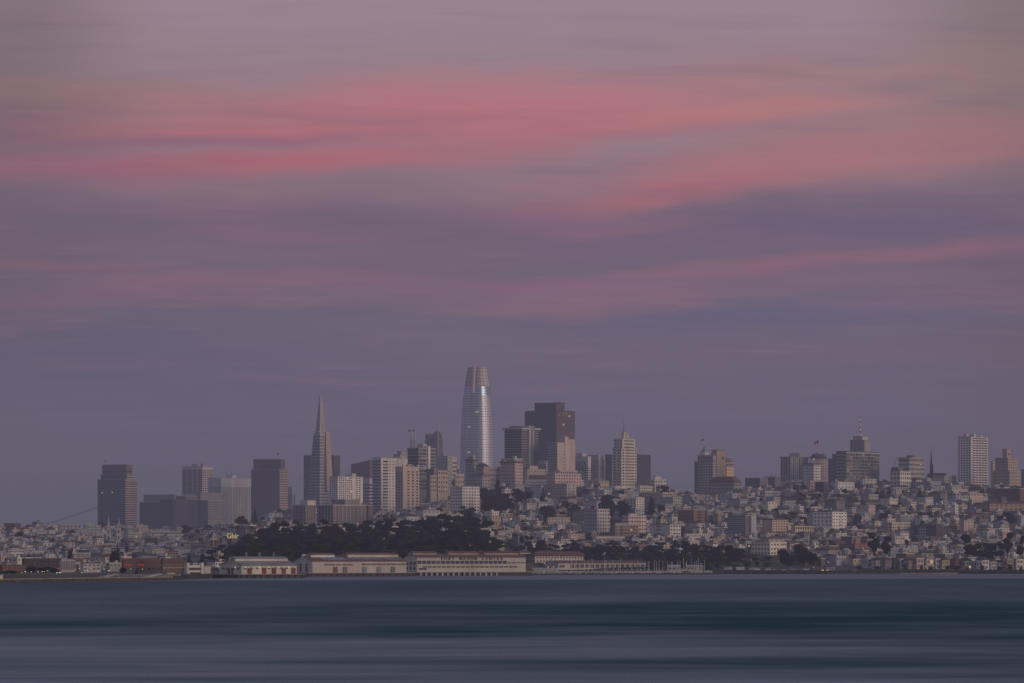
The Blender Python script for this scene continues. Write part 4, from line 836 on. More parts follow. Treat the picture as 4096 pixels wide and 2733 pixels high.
# pier with arches and the signed shed
pier('pier with a row of dark arches under the signed shed', 1668, 4830, 72, -5, 106, -5, 44, arches=(14, 2, 72))
s3 = shed('tall cream waterfront hall with rows of windows and dark sign letters', 1615, 1668, 2103, 2216, 2229, 2288, 4830, 72, 'cream', 'r_red',
          [G(19, 1, x0=.0, x1=.83, z0=.50, z1=.76, wf=.76, hf=.82, m='glass_b'), G(4, 1, x0=.83, x1=1.0, z0=.53, z1=.66, wf=.72, hf=.6, m='glass_c'), G(20, 1, x0=.05, x1=.93, z0=.22, z1=.38, wf=.72, hf=.65, m='glass_c'), G(1, 1, x0=.01, x1=.1, z0=.06, z1=.24, wf=.75, hf=.7, m='glass_b')],
          [G(3, 1, x0=.05, x1=.95, z0=.42, z1=.68, wf=.6, hf=.75, m='glass_b'), G(3, 1, x0=.05, x1=.95, z0=.06, z1=.32, wf=.5, hf=.75, m='glass_b')],
          monitor=[(.0, .22, 'beige', .8), (.33, .60, 'beige', .8), (.66, .97, 'beige', .8)], gwall='grey')
def text_obj(name, body, size, parent, loc, rot, m, wscale=1.0, spacing=1.0, ext=.12):
    cu = bpy.data.curves.new(name, 'FONT'); cu.body = body; cu.size = size; cu.extrude = ext; cu.space_character = spacing; cu.offset = .018 * size
    cu.align_x = 'CENTER'; cu.align_y = 'CENTER'; cu.materials.append(M(m)); o = bpy.data.objects.new(name, cu); C.objects.link(o)
    me = bpy.data.meshes.new_from_object(o); bpy.data.objects.remove(o); bpy.data.curves.remove(cu); o = bpy.data.objects.new(name, me); C.objects.link(o)
    if parent: o.parent = parent
    o.location = loc; o.rotation_euler = rot; o.scale = (wscale, 1, 1); return o
x0, x1, y0, y1, zt = s3.tops[0]
zl = Z(2235.5, 4830)
for i, ch in enumerate('FORT MASON CENTER'):
    if ch == ' ': continue
    px = 1768 + (2007 - 1768) * (i + (0)) / 16.0
    u = (px - 1668) / s3.sc / s3.sa
    text_obj('letter', ch, 3.1, s3.o, (u, -.25, zl), (PI / 2, 0, 0), 'wall_charcoal', 1.15)
b = B('office_building', 'three storey cream building under a long red hipped roof, behind the signed hall', 2106, 2140, 2335, 2224, 2276, 'cream', D=5345, a=62,
      L=G(3, 3, wf=.35, hf=.4), R=[G(16, 1, x0=.02, x1=.99, z0=.70, z1=.97, wf=.35, hf=.62, m='glass_b'), G(6, 1, x0=.02, x1=.42, z0=.38, z1=.6, wf=.4, hf=.75, m='glass_b')], over=1.4, roof='r_red', rt=.5)
b.hip(2206, 'r_red', inset=.12, over=1.4)
for px in (2107, 2200):
    x, y = b.local(px); x0, x1, y0, y1, zt = b.tops[0]
    w = 6; g = MB(); zr = Z(2211, 5345)
    block('dormer', 'wall_cream', b.o, x1 * ((px - 2140) / 195 + .02) - w, x1 * ((px - 2140) / 195 + .02) + w, 5, 20, zt + 2, zr)
    q = MB(); xx = x1 * ((px - 2140) / 195 + .02); q.hull([(xx - w - .6, 4.4, zr), (xx + w + .6, 4.4, zr), (xx + w + .6, 20.6, zr), (xx - w - .6, 20.6, zr)], [(xx - w, 12, zr + 2), (xx + w, 12, zr + 2), (xx + w, 13, zr + 2), (xx - w, 13, zr + 2)]); q.obj('dormer_roof', [M('r_red')], b.o)
for i, (px, lab) in enumerate(((1832, 'left of two small red roofed lantern houses showing above the signed hall roof'), (1922, 'right of two small red roofed lantern houses showing above the signed hall roof'))):
    t = B('roof_house', lab, px - 16, px - 6, px + 17, 2211, 2222, 'cream', D=5010, a=60, roof=None, keep=False, cat='building', zbot=3.3, group='small lantern houses behind the long hall')
    t.hip(2203, 'r_red', inset=.3, z0=t.tops[0][4])
s4 = shed('low cream boathouse with a long red roof and a row of big dark openings', 2183, 2234, 2586, 2243, 2252, 2281, 5250, 68, 'cream', 'r_red',
          [G(15, 1, x0=.13, x1=.995, z0=.12, z1=.85, wf=.68, hf=.75, m='glass_b', lit=.05), G(1, 1, x0=.01, x1=.08, z0=.2, z1=.75, wf=.8, hf=.8, m='glass_c')], [G(2, 1, x0=.1, x1=.9, z0=.1, z1=.5, wf=.5, m='glass_b')], gwall='grey')
x0, x1, y0, y1, zt = s4.tops[0]
for v in (.3, .72): block('lamp', 'lit_warm', s4.o, -.9, -.3, y1 * v, y1 * v + 1.6, zt - 4.4, zt - 3.6)
w_ = MB(); r = root('boundary_wall', (X(2128, 5080), 5080, 2), 0, 'low cream wall between the signed hall and the boathouse', 'wall')
block('wall', 'wall_cream', r, 0, X(2234, 5080) - X(2128, 5080), 0, 1, 0, 4.2)
for k in range(6): block('vent', 'glass_c', r, 2 + k * 3.6, 3.2 + k * 3.6, -.15, 0, 2.6, 3.2)

# curved pier at the left, terrace of steps, breakwater, riprap, beach
def strip(name, pts, w, z0, z1, m, label, cat=None, kind=None, jag=0, top_m=None, seg=1, wallh=None):
    """pts: (px, D); a low wall or mole following them, w metres deep"""
    vs, fs, fm = [], [], []; P = []
    n = 0
    for (pa, da), (pb, db) in zip(pts, pts[1:]):
        k = max(1, int(abs(pb - pa) / seg))
        for i in range(k): P.append((pa + (pb - pa) * i / k, da + (db - da) * i / k))
    P.append(pts[-1])
    for px, D in P:
        j = lambda s: random.uniform(-s, s)
        zz = z1 + j(jag * .5)
        vs += [(X(px, D) + j(jag), D + j(jag), z0), (X(px, D) + j(jag), D + (2.0 if jag else 0) + j(jag * .6), z0 + (zz - z0) * (.55 if jag else 1)), (X(px, D) + j(jag), D + (4.5 if jag else .5) + j(jag * .6), zz), (X(px, D), D + w, zz - (0 if not jag else .4)), (X(px, D), D + w + .1, z0)]
    for i in range(len(P) - 1):
        for k in range(4): fs.append((i * 5 + k, i * 5 + 5 + k, i * 5 + 6 + k, i * 5 + 1 + k)); fm.append(1 if (k == 2 and top_m) else 0)
    o = add(name, mesh(name, vs, fs, [M(m), M(top_m or m)], fm)); return setp(o, label, cat, None, kind)
def left_pier():
    pts = [(-700, 3560), (-300, 3730), (0, 3873), (350, 4030), (600, 4140), (690, 4200)]
    r = root('pier', (X(0, 3873), 3873, 0), 0, 'long curved concrete pier with a pale top running in from the left edge', 'pier')
    q, q2 = MB(), MB(); n = 0; L = []
    for (pa, da), (pb, db) in zip(pts, pts[1:]):
        for i in range(12): L.append((pa + (pb - pa) * i / 12, da + (db - da) * i / 12))
    L.append(pts[-1]); x00 = X(0, 3873)
    for (pa, da), (pb, db) in zip(L, L[1:]):
        xa, xb = X(pa, da) - x00, X(pb, db) - x00; ya, yb = da - 3873, db - 3873
        q.hull([(xa, ya, 2.1), (xb, yb, 2.1), (xb, yb + 7, 2.1), (xa, ya + 7, 2.1)], [(xa, ya, 2.9), (xb, yb, 2.9), (xb, yb + 7, 2.9), (xa, ya + 7, 2.9)])
        q2.hull([(xa, ya + 1.2, -3), (xb, yb + 1.2, -3), (xb, yb + 6, -3), (xa, ya + 6, -3)], [(xa, ya + 1.2, 2.1), (xb, yb + 1.2, 2.1), (xb, yb + 6, 2.1), (xa, ya + 6, 2.1)])
    q.obj('deck', [M('rock_pale')], r); q2.obj('sea_wall', [M('wall_darkbrown')], r)
    for k, (pa, da) in enumerate(L[::1]):
        if k % 1 == 0: block('pile', 'wall_brown', r, X(pa, da) - x00 - .6, X(pa, da) - x00 + .6, da - 3873 + .3, da - 3873 + 1.4, -3, 2.1)
left_pier()
t = B('pier_house', 'small pale hut on the curved pier at the left edge', -10, -4, 9, 2305, 2314, 'beige', D=3905, roof='r_light', zbot=2.9, keep=False, cat='hut')
r = root('seating_terrace', (X(370, 4360), 4360, 0), 0, 'broad grey stepped seating terrace along the left shore', 'terrace')
xw = X(735, 4360) - X(370, 4360)
for k in range(6): block('step', 'rock_pale' if k < 5 else 'r_grey', r, k * 2, xw - k * 1.0, k * 2.2, k * 2.2 + (30 if k == 5 else 2.2), -1, .4 + k * .62)
for px in (372, 545):
    q = MB(); xa = X(px, 4355) - X(370, 4360); q.hull([(xa, -6, -1), (xa + 3, -6, -1), (xa + 19, 14, -1), (xa + 16, 14, -1)], [(xa, -6, .9), (xa + 3, -6, .9), (xa + 19, 14, 4.3), (xa + 16, 14, 4.3)]); q.obj('ramp', [M('r_grey')], r)
B('kiosk', 'low tan kiosk with a flat roof right of the grey seating terrace', 662, 668, 700, 2291, 2304, 'beige', D=4395, a=60, R=G(3, 1, wf=.3, hf=.4), roof='r_brown', zbot=1, cat='kiosk')
strip('breakwater', [(2090, 4930), (2110, 4965), (2500, 5010), (2860, 5060)], 14, -2, 1.6, 'rock', 'low dark rock breakwater in front of the marina', 'breakwater', jag=1.2, seg=5)
strip('promenade_wall', [(2110, 4990), (2500, 5032), (2850, 5085)], 5, -2, 3.4, 'rock_pale', 'pale grey mole behind the dark rocks, below the sailboat masts', 'wall', jag=.5, seg=6)
strip('riprap', [(2820, 5120), (2900, 5140), (3300, 5150), (3420, 5163), (3800, 5180), (4096, 5180), (4600, 5205)], 20, -2, 3.1, 'rock', 'dark rock edge of the right hand shoreline', kind='stuff', jag=1.0, seg=5)
strip('riprap', [(690, 4225), (850, 4440), (880, 4432)], 30, -2, 3.1, 'rock', 'dark shore rocks between the seating terrace and the first shed', kind='stuff', jag=1.2, seg=5)
strip('beach', [(3310, 5150), (3420, 5138), (3600, 5120), (3760, 5136), (3830, 5165)], 30, -.6, 1.3, 'sand', 'narrow sand beach under the right shore', kind='structure', seg=15)
q = MB()

# ------------------------------------------------------------------ left shore set pieces
def spired_church():
    D = D_for(455, 2172); g = gz(455, D) - 2; r = root('church', (X(454, D), D, g), 0, 'pale church with two pointed spires low on the left slope', 'church'); s = F / D
    z = lambda row: Z(row, D) - g; x = lambda px: (px - 454) / s
    block('nave', 'wall_offwhite', r, x(438), x(470), 3, 40, 0, z(2128))
    q = MB(); q.hull([(x(437), 2.5, z(2128)), (x(471), 2.5, z(2128)), (x(471), 40, z(2128)), (x(437), 40, z(2128))], [(x(453), 2.5, z(2116)), (x(455), 2.5, z(2116)), (x(455), 40, z(2116)), (x(453), 40, z(2116))]); q.obj('roof', [M('r_grey')], r)
    for cx in (434, 475):
        block('tower', 'wall_cream', r, x(cx - 7.5), x(cx + 7.5), 0, 3.6, 0, z(2113))
        for dx in (-6.5, 5): block('pinnacle', 'wall_offwhite', r, x(cx + dx), x(cx + dx + 1.5), -.2, .4, z(2113), z(2104))
        q = MB(); q.hull([(x(cx - 6), .2, z(2113)), (x(cx + 6), .2, z(2113)), (x(cx + 6), 3.2, z(2113)), (x(cx - 6), 3.2, z(2113))], [(x(cx - 4.5), .5, z(2102)), (x(cx + 4.5), .5, z(2102)), (x(cx + 4.5), 2.9, z(2102)), (x(cx - 4.5), 2.9, z(2102))])
        q.hull([(x(cx - 4.5), .5, z(2102)), (x(cx + 4.5), .5, z(2102)), (x(cx + 4.5), 2.9, z(2102)), (x(cx - 4.5), 2.9, z(2102))], [(x(cx - .4), 1.6, z(2068)), (x(cx + .4), 1.6, z(2068)), (x(cx + .4), 1.8, z(2068)), (x(cx - .4), 1.8, z(2068))]); q.obj('spire', [M('wall_offwhite')], r)
        MB().tube((x(cx), 1.7, z(2068)), (x(cx), 1.7, z(2063)), .25).obj('cross', [M('wall_orange')], r)
        for row in (2125, 2150): block('window', 'glass_b', r, x(cx - 2.2), x(cx + 2.2), -.3, 0, z(row + 8), z(row - 5))
    block('rose_window', 'glass_b', r, x(450), x(458), 2.7, 3, z(2146), z(2136))
    BOXES.append((424, 486, 2065, 2172, D))
spired_church()
def clock_tower():
    D = D_for(856, 2212); g = gz(856, D); r = root('clock_tower', (X(856, D), D, g), 0, 'brick tower with a pointed roof outlined by strings of yellow bulbs', 'tower'); s = F / D
    z = lambda row: Z(row, D) - g; x = lambda px: (px - 856) / s; w = 14 / s
    block('wall', 'wall_redbrown', r, -w, w, 0, 2 * w, 0, z(2160))
    block('cornice', 'wall_beige', r, -w - .5, w + .5, -.5, 2 * w + .5, z(2160), z(2158.5))
    q = MB(); q.hull([(-w, 0, z(2158)), (w, 0, z(2158)), (w, 2 * w, z(2158)), (-w, 2 * w, z(2158))], [(-.3, w - .3, z(2128)), (.3, w - .3, z(2128)), (.3, w + .3, z(2128)), (-.3, w + .3, z(2128))]); q.obj('roof', [M('wall_tan')], r)
    q = MB()
    for k in range(16): q.box(-.25 - .3, .2 - .3, -.6, -.3, z(2162 + 3.2 * k), z(2162 + 3.2 * k) + .4)
    for k in range(9):
        t_ = k / 9.0; zz = z(2158 - 29 * t_); q.box(-.5 - .1, -.1, w * t_ - .7, w * t_ - .4, zz, zz + .4)
    for k in range(11): q.box(-w + k * w / 5 - .2, -w + k * w / 5 + .3, -.9, -.6, z(2160), z(2160) + .35)
    q.obj('light_string', [M('lit_bulb')], r)
    for k in range(2): block('window', 'glass_b', r, -w * .7 + k * w * .9, -w * .3 + k * w * .9, -.25, 0, z(2172), z(2164))
    BOXES.append((840, 873, 2128, 2200, D))
clock_tower()
def hill_sign():
    D = 5230; x = X(931, D); z = Z(2157, D); r = root('rooftop_sign', (x, D, z - 5), 0, 'lit golden letters reading Ghir on a frame above the wooded slope', 'sign')
    o = text_obj('lettering', 'Ghir', 6.9, r, (0, 0, 7.9), (PI / 2, 0, 0), 'lit_sign', .88, 1.0)
    q = MB(); w = 26 / F * D
    for k in range(6): q.tube((-w + 2 * w * k / 5, .6, 0), (-w + 2 * w * k / 5, .6, 10.5), .1, n=4)
    for zz in (5.2, 9): q.tube((-w, .6, zz), (w, .6, zz), .1, n=4)
    q.obj('frame', [M('metal_dark')], r)
MATS['lit_sign'] = emis('lit_sign_gold', (225, 195, 125), .62)
hill_sign()
t = B('brick_warehouse', 'long red brick building at the left edge of the shore', -40, 10, 96, 2263, 2300, 'brick', D=4600, a=60, R=G(9, 2, wf=.35, hf=.45), L=G(4, 2), roof='r_brown', cat='warehouse')
B('warehouse', 'dark flat warehouse behind the red brick building on the left shore', 86, 96, 238, 2237, 2275, 'darkbrown', D=4900, a=62, R=G(9, 1, wf=.2, hf=.2), roof='r_brown')
B('warehouse', 'ribbed grey block beside a red lamp on the left shore', 238, 243, 300, 2246, 2280, 'grey', D=4820, a=62, R=FN(9, m='glass_c', wf=.3), roof='r_light')
B('house', 'grey gabled boathouse with white window frames on the left shore', 320, 334, 400, 2254, 2282, 'grey', D=4760, a=60, R=G(4, 2, wf=.5, hf=.4, m='glass_c'), roof='r_dark')
t = B('restaurant', 'wharf building with a broad red roof and two glowing red signs', 486, 494, 640, 2252, 2286, 'brown', D=4700, a=64, R=G(8, 1, wf=.6, hf=.4, z1=.6), roof=None, cat='restaurant')
t.hip(2234, 'r_red', inset=.2, z0=t.tops[0][4])
x0, x1, y0, y1, zt = t.tops[0]
for k, px in enumerate((511, 561)):
    u = (px - 494) / t.sc / t.sa; q = MB()
    for j in range(7): q.box(u - 2.8 + j * .8, u - 2.8 + j * .8 + .6, -1.0, -.6, zt - 2.2 + (j % 3) * .12, zt - 1.5 + (j % 2) * .15)
    q.obj('neon_sign', [M('lit_red')], t.o)
t = B('restaurant', 'dark brown roofed block with a row of yellow lights near the bathhouse', 642, 650, 738, 2250, 2286, 'brown', D=4690, a=64, R=G(9, 1, wf=.4, hf=.15, z0=.3, z1=.5, m='lit_warm', lit=.0), roof=None, cat='restaurant')
t.hip(2234, 'r_brown', inset=.15, z0=t.tops[0][4])
t = B('bathhouse', 'white building with three round arches beside the dark shore trees', 738, 748, 812, 2262, 2297, 'white', D=4560, a=66, roof=None, cat='building')
x0, x1, y0, y1, zt = t.tops[0]
for k in range(3):
    u = x1 * (.3 + .2 * k); n = 8; q = MB(); rr = 2.1; zb_ = zt - 7.6
    pts = [(u - rr, -.25, zb_ - 5), (u + rr, -.25, zb_ - 5)] + [(u + rr * math.cos(PI * i / n), -.25, zb_ + rr * math.sin(PI * i / n)) for i in range(n + 1)]
    q.poly(pts); q.obj('arched_window', [M('glass_b')], t.o); block('transom', 'wall_white', t.o, u - rr, u + rr, -.5, -.2, zb_ - 2.2, zb_ - 1.5)
block('awning_roof', 'r_brown', t.o, x1 * .15, x1 * .85, -1.2, 0, zt - 3.6, zt - 1.8)
for u in (-.02, .86): block('corner_tower', 'wall_white', t.o, x1 * u, x1 * u + x1 * .16, -.6, 6, 3, zt + 2.2)
B('pavilion', 'small cream wing at the right of the white arched building', 812, 818, 842, 2268, 2284, 'cream', D=4600, a=60, roof='r_light')
# bridge cables
def bridge():
    D = 11500; r = root('suspension_bridge', (X(60, D), D, 0), 0, 'pair of suspension bridge cables rising behind the left slope', 'bridge'); x0 = X(60, D)
    P = [(60, 2125), (120, 2111), (170, 2098), (215, 2086), (260, 2072), (310, 2056), (350, 2042), (388, 2030), (440, 2009)]
    for k, dr in enumerate((0, 3)):
        q = MB()
        for a, b in zip(P, P[1:]): q.tube((X(a[0], D) - x0, k * 20, Z(a[1] + dr, D)), (X(b[0], D) - x0, k * 20, Z(b[1] + dr, D)), .5, n=5)
        q.obj('cable', [mat('cable_grey', (.02, .02, .02))], r)
    for px in range(182, 386, 21):
        q = MB(); q.tube((X(px, D) - x0, 10, Z(interp(px, P) + 8, D)), (X(px, D) - x0, 10, 20), .22, n=4); q.obj('suspender', [M('metal_light')], r)
    block('deck', 'concrete', r, 0, X(470, D) - x0, 0, 24, 14, 20)
bridge()

# ------------------------------------------------------------------ trees
def crown_mesh(name, kind, n, seed, m):
    rnd = random.Random(seed); cl = []
    if kind == 'cypress':     # broad wind-flattened layers
        for k in range(11):
            a = rnd.uniform(0, 2 * PI); rr = rnd.uniform(.05, .36); z = rnd.uniform(.35, .92); cl.append((rr * math.cos(a), rr * math.sin(a), z, rnd.uniform(.12, .24) * (1.25 - z * .5), rnd.uniform(.05, .10)))
    elif kind == 'round':
        for k in range(12):
            a = rnd.uniform(0, 2 * PI); rr = rnd.uniform(0, .30); z = rnd.uniform(.28, .88); q = math.sqrt(max(.05, 1 - ((z - .55) / .5) ** 2)); cl.append((rr * q * math.cos(a), rr * q * math.sin(a), z, rnd.uniform(.13, .22), rnd.uniform(.10, .16)))
    elif kind == 'cone':
        for k in range(16):
            z = .12 + .86 * k / 15; w = .42 * (1 - z) + .03
            for j in range(3): a = rnd.uniform(0, 2 * PI); cl.append((w * .55 * math.cos(a), w * .55 * math.sin(a), z, w * .55 + .02, .028))
    elif kind == 'pine':      # tall with a leaning irregular head
        for k in range(10):
            z = rnd.uniform(.4, .98); a = rnd.uniform(0, 2 * PI); rr = rnd.uniform(0, .28) * (1.2 - z * .6); cl.append((rr * math.cos(a) + .1 * z, rr * math.sin(a), z, rnd.uniform(.10, .2), rnd.uniform(.06, .11)))
    vs, fs = [], []; tot = sum(c[3] ** 2 for c in cl)
    for cx, cy, cz, r, h in cl:
        for i in range(int(n * r * r / tot)):
            v = Vector((rnd.gauss(0, 1), rnd.gauss(0, 1), rnd.gauss(0, 1))).normalized() * rnd.uniform(.55, 1.04) ** .6
            p = Vector((cx + v.x * r, cy + v.y * r, cz + v.z * h)); s = rnd.uniform(.018, .042) * (1.0 if kind != 'cone' else .8)
            u = Vector((rnd.gauss(0, 1), rnd.gauss(0, 1), rnd.gauss(0, .6))).normalized(); w = u.orthogonal().normalized(); w.rotate(Matrix.Rotation(rnd.uniform(0, 6.28), 3, u))
            b = len(vs); vs += [p + u * s, p + w * s, p - u * s, p - w * s * .8]; fs.append((b, b + 1, b + 2, b + 3))
    return mesh(name, [tuple(v) for v in vs], fs, m)
def trunk_mesh(kind):
    q = MB(); q.tube((0, 0, -.05), (.01, 0, .5), .035, .02, 6)
    if kind in ('cypress', 'round', 'pine'):
        for k in range(5): a = k * 1.3; q.tube((.01, 0, .3 + .05 * k), (.22 * math.cos(a), .22 * math.sin(a), .55 + .05 * k), .014, .005, 4)
    else: q.tube((.01, 0, .5), (0, 0, .97), .02, .004, 5)
    return q.make('trunk', [M('trunk')])
def palm_mesh():
    rnd = random.Random(3); vs, fs = [], []
    for i in range(46):
        a = rnd.uniform(0, 2 * PI); up = rnd.uniform(-.5, .9); L = .32
        for k in range(5):
            t0, t1 = k / 5, (k + 1) / 5
            f = lambda t: Vector((math.cos(a) * L * t, math.sin(a) * L * t, .86 + up * .16 * t - .22 * t * t)); s = Vector((-math.sin(a), math.cos(a), .1)) * .022 * (1 - t0 * .6)
            b = len(vs); vs += [tuple(f(t0) - s), tuple(f(t1) - s * .8), tuple(f(t1) + s * .8), tuple(f(t0) + s)]; fs.append((b, b + 1, b + 2, b + 3))
    return mesh('crown', vs, fs, M('leaf_olive'))
CR = {'cypress': [crown_mesh('crown', 'cypress', 3400, 10 + i, M(('leaf_dark', 'leaf_olive', 'leaf_dark', 'leaf_brown', 'leaf_dark')[i])) for i in range(5)], 'round': [crown_mesh('crown', 'round', 3200, 30 + i, M(('leaf_dark', 'leaf_dark', 'leaf_olive', 'leaf_brown')[i])) for i in range(4)],
      'cone': [crown_mesh('crown', 'cone', 2600, 50 + i, M('leaf_dark')) for i in range(2)], 'pine': [crown_mesh('crown', 'pine', 2600, 60 + i, M('leaf_dark')) for i in range(3)], 'palm': [palm_mesh()]}
TR = {k: trunk_mesh(k) for k in CR}
def palm_trunk():
    return MB().tube((0, 0, -.03), (0, 0, .87), .03, .024, 7).make('trunk', [M('trunk')])
TR['palm'] = palm_trunk()
NT = [0]
def tree(kind, px, D, row_top, wpx, label, group=None, name=None):
    g = gz(px, D) - .3; h = Z(row_top, D) - g
    if h < 2: h = 2.5
    w = wpx / F * D
    r = root(name or {'cypress': 'cypress_tree', 'round': 'broadleaf_tree', 'cone': 'conifer_tree', 'pine': 'pine_tree', 'palm': 'palm_tree'}[kind], (X(px, D), D, g), random.uniform(0, 6.28), label, 'tree', group)
    wf = {'cypress': 1.05, 'round': .88, 'cone': .85, 'pine': .8, 'palm': .62}[kind]
    add('crown', random.choice(CR[kind]), r, scale=(w / wf, w / wf, h)); add('trunk', TR[kind], r, scale=(min(w / wf, h), min(w / wf, h), h)); NT[0] += 1
# wooded hill behind the sheds
PROF = [(845, 2196), (870, 2170), (900, 2140), (940, 2152), (985, 2128), (1040, 2118), (1090, 2098), (1130, 2092), (1160, 2080), (1230, 2088), (1290, 2082), (1360, 2098), (1420, 2096), (1470, 2090), (1540, 2076), (1600, 2062), (1640, 2066), (1700, 2060), (1760, 2054), (1810, 2052), (1860, 2056), (1905, 2066), (1935, 2100), (1965, 2135), (2010, 2150), (2060, 2168)]
for row_i in range(7):
    D = 4985 + row_i * 68; px = 850 + row_i * 7
    while px < 2050 + (0 if row_i < 3 else -60):
        top = interp(px, PROF); f = (row_i + 1) / 7.0
        rt = 2232 + (top - 2232) * f + random.uniform(-16, 11)
        gr = PY(gz(px, D), D)
        if gr - rt < 22: rt = gr - random.uniform(34, 58)
        if rt < top - 14: rt = top + random.uniform(-12, 6)
        if gr - rt > 15 and not (880 < px < 975 and row_i > 3):
            tree(random.choice(('cypress', 'cypress', 'round', 'pine')), px, D + random.uniform(-20, 20), rt, random.uniform(58, 98), 'dark evergreen merging into the wooded hill behind the pier sheds', 'dark trees of the wooded hill behind the pier sheds')
        px += random.uniform(42, 66)
def hill_scrub():
    rnd = random.Random(5); vs, fs = [], []
    for i in range(26000):
        px = rnd.uniform(845, 2900); D = rnd.uniform(4900, 5420)
        if px > 2060 and D < 5290: continue
        z = gz(px, D)
        if z < 3.6: continue
        p = Vector((X(px, D), D, z + rnd.uniform(0, 2.2))); s = rnd.uniform(.5, 1.5)
        u = Vector((rnd.gauss(0, 1), rnd.gauss(0, 1), rnd.gauss(0, 1))).normalized(); w = u.orthogonal()
        b = len(vs); vs += [tuple(p + u * s), tuple(p + w * s), tuple(p - u * s), tuple(p - w * s)]; fs.append((b, b + 1, b + 2, b + 3))
    o = add('undergrowth', mesh('undergrowth', vs, fs, M('leaf_dark'))); setp(o, 'dark scrub covering the bluff between the trees', kind='stuff')
hill_scrub()
